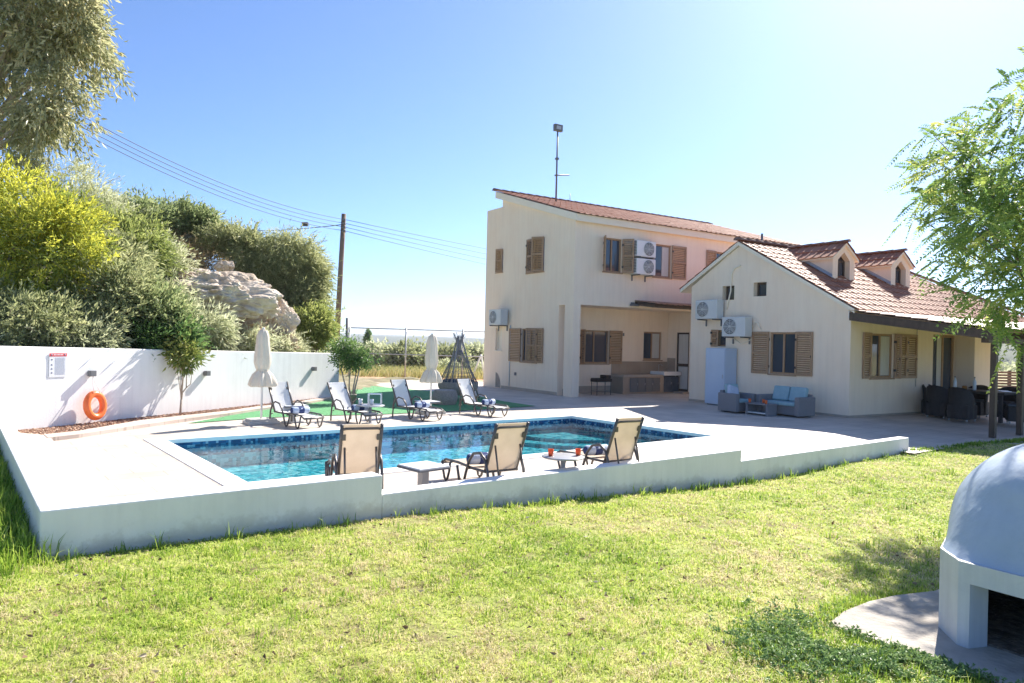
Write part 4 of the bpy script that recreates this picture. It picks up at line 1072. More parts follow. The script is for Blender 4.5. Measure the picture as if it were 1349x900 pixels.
p = at(620, 496); BR = MB(); BR.cyl((0, 0, 0), (.42, 0, 1.15), .04, 8).cyl((.42, 0, 1.15), (.58, 0, 0), .035, 8)
tag(BR.build('white_prop', M['pole_white'], None, Matrix.Translation((-.55 - 1.2, 31.2, -.1))), 'white A shaped prop standing in the grass behind the wire fence', 'prop')

def cable(p0, p1, sag, r=.012, n=24):
    pts_ = [Vector(p0).lerp(Vector(p1), i / n) - Vector((0, 0, sag * 4 * (i / n) * (1 - i / n))) for i in range(n + 1)]
    return MB().tube(pts_, r, 5)
pb0 = far(442, 452, 34); pt0 = far(453, 282, 34)
UP = thing('utility_pole', Matrix.Translation(pb0 - Vector((0, 0, 1.6))), 'tall leaning wooden utility pole carrying cables above the hillside bush', 'utility pole')
o = UP.matrix_world.translation.copy(); o = pb0 - Vector((0, 0, 1.6))
MB().tube([Vector((0, 0, 0)), (pt0 - o) * .5, pt0 - o], .15, 12, .11).build('pole', M['pole_wood'], UP)
ib = MB()
for i, py in enumerate((290, 295, 300, 305)): q = far(453, py, 33.8) - o; ib.box(q.x - .09, q.y - .12, q.z - .04, q.x + .09, q.y + .06, q.z + .05)
ib.build('insulator', M['lampgrey'], UP)
names = ['topmost', 'second', 'third', 'lowest']
for i in range(4):
    a = far(453, 289 + i * 5.0, 33.8); l = far(60, 126 + i * 7.5, 21); r_ = far(960, 372 + i * 10, 66)
    c = cable(a, l, .55); 
    tag(c.build('overhead_cable', M['wire']), names[i] + ' of the four parallel cables rising from the pole over the hillside', 'cable', 'overhead cables')
    c = cable(a, r_, .5)
    tag(c.build('overhead_cable', M['wire']), names[i] + ' of the four parallel cables running from the pole to behind the two storey house', 'cable', 'overhead cables')
c = cable(far(450, 296, 33.7), far(230, 292, 60), .5, .02); q = far(402, 295.5, 39)
c.box(q.x - .16, q.y - .1, q.z - .1, q.x + .16, q.y + .1, q.z + .1)
tag(c.build('overhead_cable', M['wire']), 'single cable with a dark joint running level from the pole behind the hill', 'cable', 'overhead cables')
p0 = far(457, 460, 40); p1 = far(457.5, 419, 40)
tag(MB().cyl(p0 - Vector((0, 0, 2)), p1, .08, 8).build('short_pole', M['lampgrey']), 'short grey pole behind the wire fence beside the tall utility pole', 'pole')

# slatted timber fence and post beyond the porch
p = at(1312, 524); q = at(1360, 528)
WF = thing('slatted_timber_fence', Matrix.Translation((p.x - 1.5, p.y + .3, 0)), 'brown horizontal slat timber fence seen between the porch posts', 'fence')
for i in range(9): MB().box(0, 0, .06 + i * .105, 7, .03, .14 + i * .105).build('slat', M['slat_wood'], WF)
for i in range(4): MB().box(i * 2.2, .031, 0, i * 2.2 + .09, .12, 1.02).build('post', M['dark_wood'], WF)

# ------------------------------------------------------------------ pizza oven
OC = Vector((3.36, 4.08, 0))
OV = thing('pizza_oven', Matrix.Translation(OC), 'pale blue domed outdoor oven on a block base at the lawn edge', 'oven')
oc = [(2.45, 3.88), (3.06, 2.93), (3.75, 2.85), (4.30, 3.35), (4.32, 4.35), (3.80, 5.0), (3.12, 4.96), (2.50, 4.13)]
oc = [(x - OC.x, y - OC.y) for x, y in oc]
def inset(poly, f): return [(x * f, y * f) for x, y in poly]
mbo = MB(); mbo.prism(oc, .345, .455)
for k in range(1, 8):
    a, b2 = Vector((*oc[k], 0)), Vector((*oc[(k + 1) % 8], 0)); ai, bi = a * .86, b2 * .86
    mbo.prism([(a.x, a.y), (b2.x, b2.y), (bi.x, bi.y), (ai.x, ai.y)], -.12, .3445)
a, b2 = Vector((*oc[0], 0)), Vector((*oc[1], 0)); e = (b2 - a).normalized()
for q0, q1 in ((a, a + e * .06), (b2 - e * .12, b2)):
    mbo.prism([(q0.x, q0.y), (q1.x, q1.y), (q1.x * .86, q1.y * .86), (q0.x * .86, q0.y * .86)], -.12, .3444)
mbo.build('base', M['oven_base'], OV)
MB().prism(inset(oc, .84), -.03, .012).build('ash_floor', M['ash'], OV)
ib = MB()
for k in range(1, 8):
    a, b2 = Vector((*oc[k], 0)) * .855, Vector((*oc[(k + 1) % 8], 0)) * .855
    ib.add([(a.x, a.y, -.02), (b2.x, b2.y, -.02), (b2.x, b2.y, .344), (a.x, a.y, .344)], [(0, 1, 2, 3)])
ib.build('sooty_lining', M['oven_in'], OV)
dm = MB(); RD = .72
def oct_r(a):
    d = Vector((math.cos(a), math.sin(a))); best = 9
    for k in range(8):
        p, q = Vector(oc[k]), Vector(oc[(k + 1) % 8]); e = q - p; den = d.x * e.y - d.y * e.x
        if abs(den) > 1e-9:
            t = (p.x * e.y - p.y * e.x) / den; u = (p.x * d.y - p.y * d.x) / den
            if t > 0 and -1e-6 <= u <= 1 + 1e-6: best = min(best, t)
    return best
v = []; f = []; na, nh = 72, 26
for i in range(nh):
    h = i / (nh - 1) * .985; c_ = (1 - h ** 2.15) ** (1 / 2.15)
    for k in range(na):
        a = 2 * PI * k / na; mixv = min(1, h * 2.2) ** .7
        r_ = (oct_r(a) * .985 * (1 - mixv) + RD * 1.02 * mixv) * c_ * (1 + .006 * math.sin(3 * a + 5 * h) + .004 * math.sin(7 * a - 4 * h))
        v.append((r_ * math.cos(a), r_ * math.sin(a), .4555 + .655 * h))
for i in range(nh - 1):
    for k in range(na): f.append((i * na + k, i * na + (k + 1) % na, (i + 1) * na + (k + 1) % na, (i + 1) * na + k))
f.append(tuple((nh - 1) * na + k for k in range(na)))
dm.add(v, f, True)
dm.build('dome', M['oven'], OV)
MB().lathe([(.06, 1.02), (.06, 1.38), (.075, 1.38), (.075, 1.42)], 16, tr(.25, .1, 0)).build('chimney', M['galv'], OV)
MB().box(-.10, -.26, .4553, .10, .26, .76).build('mouth_frame', M['oven'], OV, rz(R(-20)) @ tr(.66, 0, 0), .03)

# ------------------------------------------------------------------ lawn, pad
LX = [-60, -6, -2.1, -1.41, -.28, .44, 2.15, 5.83, 10.85, 60]; LZ = [.13, .13, .12, .11, .08, .06, -.02, -.19, -.15, -.10]
def lawn_z(x, y):
    z = np.interp(x, LX, LZ)
    p = np.stack([np.asarray(x), np.asarray(y), np.zeros_like(x)], 1)
    z = z + .05 * (fbm(p * .7, 5) - .5) + .02 * (fbm(p * 3.1, 9) - .5)
    return z - .03 * sstep(y, -3.0, -2.3) * ((np.asarray(x) > -2.1) & (np.asarray(x) < 10.8))
EDGE_X = [10.87, 12.45, 14.7, 20, 60]; EDGE_Y = [-2.29, -2.51, -2.87, -3.6, -9]
def lawn_keep(x, y):
    if x < -2.09:
        q = iFW @ (FP @ Vector((x, y, 0)))
        return q.y < .3 or y < 3
    if x < 10.87: return y < -2.26
    return y < np.interp(x, EDGE_X, EDGE_Y)
xs = sorted(set(np.round(np.concatenate([np.arange(-40, -6, 2), np.arange(-6, 16, .2), np.arange(16, 46, 1.5), [-2.09, 10.87]]), 3)))
yb_ = [-40, -36, -32, -28, -24, -20, -16] + list(np.arange(-14, -2.4, .2)) + [-2.26] + list(np.arange(-2, 9, .5))
grid_sheet('lawn_ground', xs, sorted(set(np.round(yb_, 3))), lawn_z, M['lawn_soil'], FP, lambda x, y: lawn_keep(x, y) if x < 10.87 else y < np.interp(x, EDGE_X, EDGE_Y) + .15)
def lawn_zw(x, y):
    """lawn height at world x, y arrays"""
    dx = x - FP.translation.x; dy = y - FP.translation.y; c, s = math.cos(A_P), math.sin(A_P)
    return lawn_z(dx * c + dy * s, -dx * s + dy * c)
PAD = [at(*p_, .02) for p_ in ((1092, 822), (1112, 806), (1145, 793), (1180, 785), (1232, 779))]
PAD = [(p_.x, p_.y) for p_ in PAD] + [(3.6, 5.3), (4.6, 4.6), (4.6, 2.6), (3.2, 2.6), (2.55, 3.25), (2.28, 3.55), (2.05, 3.9)]
zz = float(lawn_zw(np.array([2.4]), np.array([4.1]))[0])
pd = MB(); pd.prism(PAD, zz - .2, zz + .035); tag(pd.build('concrete_pad', M['concrete']), kind='structure')
OV.location.z = zz + .035
def in_pad(x, y):
    ins = np.zeros(len(x), bool); n = len(PAD)
    for i in range(n):
        x0, y0 = PAD[i]; x1, y1 = PAD[(i + 1) % n]
        c = ((y0 > y) != (y1 > y)) & (x < (x1 - x0) * (y - y0) / (y1 - y0 + 1e-12) + x0)
        ins ^= c
    return ins
def pframe(x, y):
    dx = x - FP.translation.x; dy = y - FP.translation.y; c, s = math.cos(A_P), math.sin(A_P)
    return dx * c + dy * s, -dx * s + dy * c
def on_lawn(x, y, m_=.0):
    px, py = pframe(x, y)
    a = (px > -2.09) & (px < 10.87) & (py < -2.27 - m_)
    b = (px <= -2.10) & (py < 6)
    wx = (x - FW.translation.x) * math.cos(R(69.52)) + (y - FW.translation.y) * math.sin(R(69.52)); wy = -(x - FW.translation.x) * math.sin(R(69.52)) + (y - FW.translation.y) * math.cos(R(69.52))
    b &= wy < -.02
    c = (px >= 10.87) & (py < np.interp(px, EDGE_X, EDGE_Y) + .05)
    return (a | b | c) & ~in_pad(x, y)

def blades(name, x, y, h, w, tint, material, lean=.5, seed=0, zf=lawn_zw):
    r = np.random.default_rng(seed); n = len(x); z = zf(x, y) - .004
    a = r.uniform(0, 2 * PI, n); b = r.uniform(0, 2 * PI, n); ln = np.abs(r.normal(lean, .3, n))
    base = np.stack([x, y, z], 1); sd = np.stack([np.cos(a), np.sin(a), np.zeros(n)], 1) * (w / 2)[:, None]
    le = np.stack([np.cos(b), np.sin(b), np.zeros(n)], 1)
    mid = base + le * (h * ln * .30)[:, None] + np.array([0, 0, 1]) * (h * .60)[:, None]
    tip = base + le * (h * ln * .95)[:, None] + np.array([0, 0, 1]) * (h * np.clip(1 - .35 * ln, .3, 1))[:, None]
    V = np.stack([base - sd, base + sd, mid - sd * .8, mid + sd * .8, tip], 1).reshape(-1, 3)
    k = np.arange(n) * 5
    idx = np.stack([k, k + 1, k + 3, k + 2, k + 2, k + 3, k + 4], 1).ravel()
    fs = np.tile([4, 3], n)
    return tag(npmesh(name, V, fs, idx, material, None, None, np.repeat(tint, 5)), kind='stuff')
M['grass'] = tintmat('lawn_grass', [(0, (.09, .19, .02)), (.3, (.26, .40, .05)), (.6, (.50, .61, .11)), (.86, (.66, .68, .22)), (1, (.72, .62, .38))], .5, .45, .3)
M['weed'] = tintmat('weed_leaf', [(0, (.12, .20, .07)), (.5, (.22, .34, .12)), (1, (.38, .50, .20))], .5, .3, .3)
def polar(n, d0, d1, a0, a1, pw, seed):
    r = np.random.default_rng(seed)
    u = r.random(n); e = 2 - pw
    d = (d0 ** e + u * (d1 ** e - d0 ** e)) ** (1 / e); a = r.uniform(R(a0), R(a1), n)
    return d * np.sin(a), d * np.cos(a), d
x, y, d = polar(560000, 2.6, 17, -44, 44, 1.35, 3)
p3 = np.stack([x, y, np.zeros_like(x)], 1)
cl = fbm(p3 * 5.5, 21); cl2 = fbm(p3 * 1.1, 31); fine = fbm(p3 * 16, 41, 2)
keep = on_lawn(x, y) & (rng.random(len(x)) < np.clip((cl - .22) * 6, .3, 1)) & (rng.random(len(x)) < np.clip(.5 + (fine - .3) * 3, .25, 1))
x, y, d, cl, cl2, fine = x[keep], y[keep], d[keep], cl[keep], cl2[keep], fine[keep]
hh = (.016 + .040 * np.clip(cl2 * .5 + cl * .5 + fine * .5 - .25, 0, 1)) * rng.uniform(.5, 1.4, len(x))
ww_ = (.0042 + .0012 * np.maximum(d - 3, 0) ** .85) * rng.uniform(.7, 1.3, len(x))
tn = np.clip(.66 + (cl2 - .5) * -1.1 + (fine - .5) * .9 + rng.normal(0, .2, len(x)), 0, 1)
blades('lawn_grass', x, y, hh, ww_, tn, M['grass'], 1.0, 5)
# taller tufts: along the low walls, left strip and random clumps
X = []; Y = []; H_ = []; T_ = []
r = np.random.default_rng(77)
def tuft(cx, cy, n, rad, h, t0):
    X.append(cx + r.normal(0, rad, n)); Y.append(cy + r.normal(0, rad, n)); H_.append(h * r.uniform(.5, 1.2, n)); T_.append(np.clip(t0 + r.normal(0, .15, n), 0, 1))
for k in range(95):
    lx = r.uniform(-2.0, 10.8) if k % 3 else r.uniform(1.5, 6); w_ = FP @ Vector((lx, -2.32 - abs(r.normal(0, .04)), 0)); tuft(w_.x, w_.y, r.integers(5, 16), .035, r.uniform(.05, .15), r.uniform(.1, .5))
for k in range(520):
    w_ = FP @ Vector((-2.12 - abs(r.normal(0, .6)), r.uniform(-2.6, 5.4), 0)); tuft(w_.x, w_.y, 45, .09, r.uniform(.09, .24), r.uniform(.1, .5))
for k in range(420):
    dd = r.uniform(3, 13); aa = r.uniform(-.7, .7); tuft(dd * math.sin(aa), dd * math.cos(aa), 22, .05, r.uniform(.05, .10), r.uniform(.15, .5))
for k in range(90):   # fringe at the patio edge and the pad
    i = r.integers(0, 6); u = r.random(); q = Vector((*PAD[i], 0)).lerp(Vector((*PAD[i + 1], 0)), u); tuft(q.x - .05 + r.normal(0, .04), q.y + .03 + r.normal(0, .04), 20, .04, .07, .4)
for k in range(60):
    lx = r.uniform(10.9, 16); w_ = FP @ Vector((lx, np.interp(lx, EDGE_X, EDGE_Y) - .03, 0)); tuft(w_.x, w_.y, 25, .07, .09, .25)
for k in range(260):
    u = r.random(); q = at(985 + 310 * u + r.normal(0, 35), 848 + 40 * u + r.normal(0, 26), .03); tuft(q.x, q.y, 26, .04, r.uniform(.035, .075), r.uniform(.05, .45))
X = np.concatenate(X); Y = np.concatenate(Y); H_ = np.concatenate(H_); T_ = np.concatenate(T_)
k_ = on_lawn(X, Y); X, Y, H_, T_ = X[k_], Y[k_], H_[k_], T_[k_]
dd = np.hypot(X, Y); blades('tall_grass', X, Y, H_, .0045 + .0009 * np.maximum(dd - 3, 0), T_, M['grass'], .45, 6)

# generic leaf mesh -----------------------------------------------------------
def leafmesh(name, pos, dirs, L_, W_, tint, material, parent=None, mtx=None, fold=.25, seed=0, kind=None, org=None):
    r = np.random.default_rng(seed); n = len(pos)
    if org is not None: pos = pos - np.array(org)
    d = dirs / (np.linalg.norm(dirs, axis=1, keepdims=True) + 1e-9)
    q = r.normal(0, 1, (n, 3)); s = np.cross(d, q); s /= (np.linalg.norm(s, axis=1, keepdims=True) + 1e-9)
    u = np.cross(s, d)
    L_ = np.broadcast_to(L_, n)[:, None]; W_ = np.broadcast_to(W_, n)[:, None]
    b = pos; t = pos + d * L_ - u * L_ * .12
    m1 = pos + d * L_ * .45 + s * W_ * .5 + u * W_ * fold; m2 = pos + d * L_ * .45 - s * W_ * .5 + u * W_ * fold
    V = np.stack([b, m1, t, m2], 1).reshape(-1, 3); k = np.arange(n) * 4
    idx = np.stack([k, k + 1, k + 2, k, k + 2, k + 3], 1).ravel()
    o = npmesh(name, V, np.full(2 * n, 3), idx, material, parent, mtx, np.repeat(tint, 4))
    if kind: tag(o, kind=kind)
    return o

# weeds at the lower right
r = np.random.default_rng(90)
cx = []; 
n = 2300
ang = r.uniform(0, 1, n) ** .8
cxp = 985 + 310 * ang + r.normal(0, 30, n); cyp = 846 + 40 * ang + r.normal(0, 24, n)
W_ = np.array([list(at(a, b2, .03)) for a, b2 in zip(cxp, cyp)])
kk = on_lawn(W_[:, 0], W_[:, 1]) & (fbm(W_ * 4.5, 55) > .44); W_ = W_[kk]
zz_ = lawn_zw(W_[:, 0], W_[:, 1]); per = 6
pos = np.repeat(np.stack([W_[:, 0], W_[:, 1], zz_ + r.uniform(.012, .045, len(W_))], 1), per, 0) + r.normal(0, .008, (len(W_) * per, 3))
dr = r.normal(0, 1, pos.shape); dr[:, 2] = np.abs(dr[:, 2]) * .5
leafmesh('ground_cover_weeds', pos, dr, r.uniform(.016, .032, len(pos)), r.uniform(.009, .017, len(pos)), np.clip(np.repeat(r.random(len(W_)), per) * .7 + r.normal(.1, .15, len(pos)), 0, 1), M['weed'], kind='stuff', seed=3)
# fallen leaves on lawn
n = 900; x, y, d = polar(n, 3, 13, -42, 42, 1.2, 8); k_ = on_lawn(x, y); x, y = x[k_], y[k_]
pos = np.stack([x, y, lawn_zw(x, y) + .03], 1); dr = r.normal(0, 1, pos.shape); dr[:, 2] *= .2
M['dead_leaf'] = tintmat('dead_leaf', [(0, (.13, .07, .04)), (.6, (.30, .20, .12)), (1, (.52, .46, .38))], .8, .1)
leafmesh('fallen_leaves', pos, dr, r.uniform(.02, .05, len(pos)), r.uniform(.012, .025, len(pos)), r.random(len(pos)), M['dead_leaf'], kind='stuff', seed=4)

# ------------------------------------------------------------------ hillside and rocks behind the white wall
def hill_z(x, y):
    """height in the wall frame: x along the wall, y behind it"""
    x = np.asarray(x, float); y = np.asarray(y, float)
    top = np.interp(x, [-14, -4, 1, 4, 6.5, 8.5, 10.5, 14, 20], [2.6, 2.8, 3.1, 3.3, 2.9, 1.9, .7, .1, -.1])
    up = sstep(y, .15, 5.5)
    p = np.stack([x, y, np.zeros_like(x)], 1)
    z0 = np.interp(x, [-14, 7.5, 8.6, 30], [.55, .5, -.05, -.1])
    return z0 + (top - z0) * up + (fbm(p * .6, 61) - .5) * .7 * up + (fbm(p * 2.5, 67) - .5) * .18 * sstep(y, .2, 1)
grid_sheet('hillside', list(np.arange(-14, 18.1, .4)), list(np.concatenate([[.205, .3, .5], np.arange(.8, 12, .4), np.arange(12, 40, 3)])), hill_z, M['soil'], FW, lambda x, y: x < 8.3 or y > (x - 8.3) * .25 + .2)
def hill_at(w):
    q = iFW @ Vector((w[0], w[1], 0)); return float(hill_z([q.x], [q.y])[0])

def rock(name, c, r3, seed, material, label, rot=0, strat=.035):
    bm = bmesh.new(); bmesh.ops.create_icosphere(bm, subdivisions=6, radius=1)
    rs_ = random.Random(seed); off = Vector((rs_.uniform(0, 50), rs_.uniform(0, 50), rs_.uniform(0, 50)))
    for v in bm.verts:
        n = v.co.normalized(); q = n * 1.3 + off
        d = noise.noise(q) * .32 + noise.noise(q * 2.3) * .18 + noise.noise(q * 5.1) * .10 + noise.noise(q * 11) * .05 + noise.noise(q * 23) * .025
        cel = -max(0, .35 - noise.voronoi(q * 3.2)[0][0]) * .35
        rg = noise.ridged_multi_fractal(q * 1.4, 1.0, 2.1, 5, 1.0, 2.0)
        d -= .085 * (rg - 1.2)
        lay = math.sin((n.z * 7 + noise.noise(q * 2) * 2.5)) * strat * .6
        v.co = n * (1 + d + cel * .6 + lay)
        v.co.x *= r3[0]; v.co.y *= r3[1]; v.co.z *= r3[2]
    me = bpy.data.meshes.new(name); bm.to_mesh(me); bm.free(); me.materials.append(material)
    for p_ in me.polygons: p_.use_smooth = False
    o = link(bpy.data.objects.new(name, me), None, Matrix.Translation(c) @ rz(rot))
    return tag(o, label, 'rock', 'limestone boulders on the bank')
rock('boulder', far(296, 393, 17.2), (1.2, .8, .56), 3, M['rock'], 'largest pale pitted boulder jutting from the bank above the white wall', .5)
rock('boulder', far(258, 368, 17.6), (.62, .6, .26), 5, M['rock'], 'flat pale rock ledge lying behind the largest boulder', .3)
rock('boulder', far(368, 424, 18.6), (.42, .4, .46), 9, M['rock'], 'upright grey boulder just right of the largest boulder', .2)
rock('boulder', far(308, 432, 17.4), (.75, .5, .36), 12, M['rock_red'], 'ochre rock face below the largest pale boulder', .5)
rock('boulder', far(245, 322, 21.5), (.9, .7, .30), 15, M['rock'], 'pale weathered rock near the top of the bank among grey shrubs', .3)
rock('boulder', far(296, 351, 19.6), (.26, .24, .16), 19, M['rock'], 'small pale stone perched above the largest boulder', .3)
rock('boulder', far(350, 455, 18.4), (.7, .4, .42), 22, M['rock_red'], 'ochre rock below the upright grey boulder, just over the wall top', .4)

# ------------------------------------------------------------------ foliage
def blob_leaves(blobs, n_cl, per, cr, seed, droop=0, gap=.30, outer=.45, gs=1.0):
    gap += .10; cr *= .92; gs *= 1.5
    """clustered leaf positions in a union of ellipsoids -> positions, directions, cluster id, height fraction, outness"""
    r = np.random.default_rng(seed)
    vol = np.array([b[1][0] * b[1][1] * b[1][2] for b in blobs]); pr = vol ** .75 / (vol ** .75).sum()
    bi = r.choice(len(blobs), n_cl * 2, p=pr)
    C = np.array([list(b[0]) for b in blobs])[bi]; S = np.array([list(b[1]) for b in blobs])[bi]
    n = r.normal(0, 1, (len(bi), 3)); n /= np.linalg.norm(n, axis=1, keepdims=True)
    rad = r.random(len(bi)) ** outer * r.uniform(.80, 1.22, len(bi))
    P_ = C + n * S * rad[:, None]
    k = fbm(P_ * gs, seed + 7, 2) > gap
    P_, n, rad = P_[k][:n_cl], n[k][:n_cl], rad[k][:n_cl]
    m = len(P_)
    cid = np.repeat(np.arange(m), per)
    size = cr * r.uniform(.6, 1.35, m)
    off = r.normal(0, 1, (m * per, 3)) * size[cid][:, None]
    pos = P_[cid] + off
    d = n[cid] * .8 + off / (cr + 1e-6) * .5 + r.normal(0, .55, (m * per, 3)); d[:, 2] -= droop
    out = rad[cid]
    return pos, d, cid, out, r, P_
def plant(name, label, cat, base, blobs, n_cl, per, cr, L_, W_, material, seed, droop=0, gap=.3, group=None, trunk=True, tint0=.5, tint_up=.25, tr_r=.05, bark=None, crown='crown', gs=1.0, limbs=7, fold=.25, outer=.45, shoots=None, shoot_len=.38):
    base = Vector(base)
    t = thing(name, Matrix.Translation(base), label, cat, group)
    pos, d, cid, out, r, CP = blob_leaves(blobs, n_cl, per, cr, seed, droop, gap, outer, gs)
    ns_ = int(len(CP) * .55) if shoots is None else shoots
    sp = r.choice(len(CP), ns_); c0 = np.array([list(b[0]) for b in blobs]); near_ = np.argmin(((CP[sp][:, None] - c0[None]) ** 2).sum(2), 1)
    od = CP[sp] - c0[near_]; od /= np.linalg.norm(od, axis=1, keepdims=True) + 1e-6
    od = od * .8 + r.normal(0, .4, od.shape) + np.array([0, 0, .55 - droop]); od /= np.linalg.norm(od, axis=1, keepdims=True) + 1e-6
    sl_n = 14; sL = shoot_len * r.uniform(.5, 1.5, ns_) * (cr / .13) ** .5
    f_ = np.tile(np.linspace(.1, 1, sl_n), ns_); ci = np.repeat(np.arange(ns_), sl_n)
    spos = CP[sp][ci] + od[ci] * (sL[ci] * f_)[:, None] + np.array([0, 0, -1]) * (sL[ci] * f_ ** 2 * .25)[:, None]
    sdir = od[ci] + r.normal(0, .55, spos.shape)
    twigs = [(CP[sp[i]], CP[sp[i]] + od[i] * sL[i] * .5 - np.array([0, 0, sL[i] * .06]), CP[sp[i]] + od[i] * sL[i] - np.array([0, 0, sL[i] * .25])) for i in range(0, ns_, 3)]
    pos = np.concatenate([pos, spos]); d = np.concatenate([d, sdir]); cid = np.concatenate([cid, ci + cid.max() + 1])
    zlo, zhi = pos[:, 2].min(), pos[:, 2].max()
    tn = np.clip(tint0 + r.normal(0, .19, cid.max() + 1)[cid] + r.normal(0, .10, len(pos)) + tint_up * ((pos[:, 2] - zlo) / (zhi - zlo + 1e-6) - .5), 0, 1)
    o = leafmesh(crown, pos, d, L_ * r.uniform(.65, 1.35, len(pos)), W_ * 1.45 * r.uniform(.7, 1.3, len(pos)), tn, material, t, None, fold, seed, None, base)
    if trunk:
        mb = MB(); rr_ = random.Random(seed); rt = Vector(base)
        main = max(blobs, key=lambda b: b[1][0] * b[1][2])
        fork = rt.lerp(Vector(main[0]), .42)
        fork.x += rr_.uniform(-.05, .05)
        mb.tube([Vector((0, 0, -.15)), (fork - base) * .5 + Vector((rr_.uniform(-.04, .04), 0, 0)), fork - base], tr_r, 10, tr_r * .7)
        for i in range(limbs):
            tgt = Vector(CP[rr_.randrange(len(CP))]); mid = fork.lerp(tgt, .5) + Vector((rr_.uniform(-.1, .1), rr_.uniform(-.1, .1), .08 * (tgt - fork).length))
            mb.tube([fork - base, mid - base, tgt - base], tr_r * .55, 7, tr_r * .12)
        mb.build('trunk', bark or M['bark'], t)
        tm_ = MB()
        for tw in twigs: tm_.tube([V3(q) - base for q in tw], .007, 4, .003)
        tm_.build('twig_sprays', bark or M['bark'], t)
    return t, o
M['euc'] = tintmat('eucalyptus_leaf', [(0, (.16, .18, .10)), (.4, (.34, .36, .20)), (.75, (.52, .51, .29)), (1, (.68, .61, .36))], .45, .5, .4)
M['olive'] = tintmat('olive_green_leaf', [(0, (0.138, 0.169, 0.081)), (.5, (0.350, 0.381, 0.181)), (1, (0.575, 0.575, 0.312))], .5, .5)
M['green'] = tintmat('mid_green_leaf', [(0, (0.110, 0.152, 0.067)), (.5, (0.281, 0.348, 0.152)), (1, (0.512, 0.537, 0.268))], .5, .5)
M['greyg'] = tintmat('grey_green_leaf', [(0, (0.240, 0.256, 0.165)), (.5, (0.509, 0.539, 0.329)), (1, (0.800, 0.800, 0.569))], .6, .5)
M['lime'] = tintmat('lime_leaf', [(0, (0.149, 0.196, 0.057)), (.5, (0.368, 0.425, 0.132)), (1, (0.598, 0.609, 0.230))], .5, .5)
M['yellow'] = tintmat('yellow_green_leaf', [(0, (0.101, 0.144, 0.036)), (.4, (0.245, 0.316, 0.064)), (.72, (0.546, 0.546, 0.086)), (1, (0.800, 0.776, 0.115))], .55, .5)
M['dry'] = tintmat('dry_stem', [(0, (.20, .15, .08)), (.5, (.38, .30, .17)), (1, (.55, .46, .28))], .8, .3)
M['citrus'] = tintmat('glossy_yellow_green_leaf', [(0, (.05, .09, .02)), (.5, (.16, .22, .05)), (1, (.42, .42, .12))], .35, .4, .5)
M['dkgreen'] = tintmat('dark_green_leaf', [(0, (0.051, 0.101, 0.040)), (.5, (0.121, 0.222, 0.070)), (1, (0.302, 0.422, 0.121))], .4, .5, .5)
M['pinnate'] = tintmat('feathery_leaflet', [(0, (0.105, 0.194, 0.053)), (.5, (0.224, 0.344, 0.090)), (.85, (0.419, 0.493, 0.120)), (1, (0.628, 0.628, 0.179))], .45, .5, .35)

# eucalyptus at the upper left
eb = far(-70, 440, 17.5); eb.z = hill_at(eb)
V3 = Vector
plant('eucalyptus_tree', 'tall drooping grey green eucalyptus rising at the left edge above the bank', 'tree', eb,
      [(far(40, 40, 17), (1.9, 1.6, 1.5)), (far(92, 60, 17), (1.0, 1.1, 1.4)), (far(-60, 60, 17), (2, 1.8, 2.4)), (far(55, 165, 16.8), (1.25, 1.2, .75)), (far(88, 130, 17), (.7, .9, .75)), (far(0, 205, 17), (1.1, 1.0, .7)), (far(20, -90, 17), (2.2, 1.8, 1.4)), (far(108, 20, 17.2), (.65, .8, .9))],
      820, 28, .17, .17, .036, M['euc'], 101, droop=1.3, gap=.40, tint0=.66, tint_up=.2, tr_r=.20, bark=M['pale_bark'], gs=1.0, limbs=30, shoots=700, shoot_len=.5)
# wispy shrub between eucalyptus and the acacia
def sh(name, label, px, py, dep, rx, rzv, kind, n, seed, per=26, L_=.10, W_=.022, cr=.13, droop=0, ry=None, cat='shrub', extra=(), **k):
    c = far(px, py, dep); b = Vector((c.x, c.y, min(hill_at(c), c.z - .2)))
    bl = [(c, (rx, ry or rx, rzv))] + [(far(*e[:3]), (e[3], e[3], e[4])) for e in extra]
    return plant(name, label, cat, b, bl, n, per, cr, L_, W_, M[kind], seed, droop, group='shrubs on the bank', trunk=k.pop('trunk', True), tr_r=k.pop('tr_r', .04), **k)
sh('acacia_tree', 'bright yellow flowering acacia leaning over the left part of the white wall', 40, 330, 13.6, 1.05, 1.25, 'yellow', 950, 201, 30, .105, .022, .13, extra=[(15, 255, 13.8, .65, .55), (95, 330, 13.6, .65, .5), (20, 395, 13.2, .75, .5), (-60, 320, 13.8, 1.3, 1.5), (75, 290, 13.8, .6, .45)], cat='tree', tint0=.66, tint_up=.34, tr_r=.08, gap=.36, gs=1.6)
sh('wispy_shrub', 'thin wispy grey shrub in front of the eucalyptus, above the yellow acacia', 90, 262, 18, 1.1, .8, 'greyg', 480, 202, 24, .11, .016, .17, extra=[(60, 225, 17.6, .9, .6), (130, 290, 18.2, .8, .6)], tint0=.55, gap=.34)
sh('bank_shrub', 'olive shrub at the left end of the bank under the yellow acacia', 30, 425, 12.4, .95, .42, 'olive', 420, 203, 28, .10, .022, .13, extra=[(95, 428, 12.8, .8, .40), (-60, 420, 12.4, .9, .5)])
sh('bank_shrub', 'mid green leafy shrub right of the acacia above the lifebuoy', 150, 400, 14, .80, .72, 'olive', 620, 204, 28, .11, .024, .13, extra=[(140, 345, 14.6, .7, .5)], tint0=.58)
sh('bank_shrub', 'yellow tipped shrub between the acacia and the pale rocks', 175, 330, 16, .75, .62, 'lime', 460, 205, 28, .10, .02, .13, extra=[(140, 310, 16, .6, .5)], tint0=.4, tint_up=.5)
sh('bank_shrub', 'bright green shrub above the wall left of the small leafy tree', 205, 420, 14.4, .62, .58, 'green', 560, 206, 28, .11, .025, .12, tint0=.55)
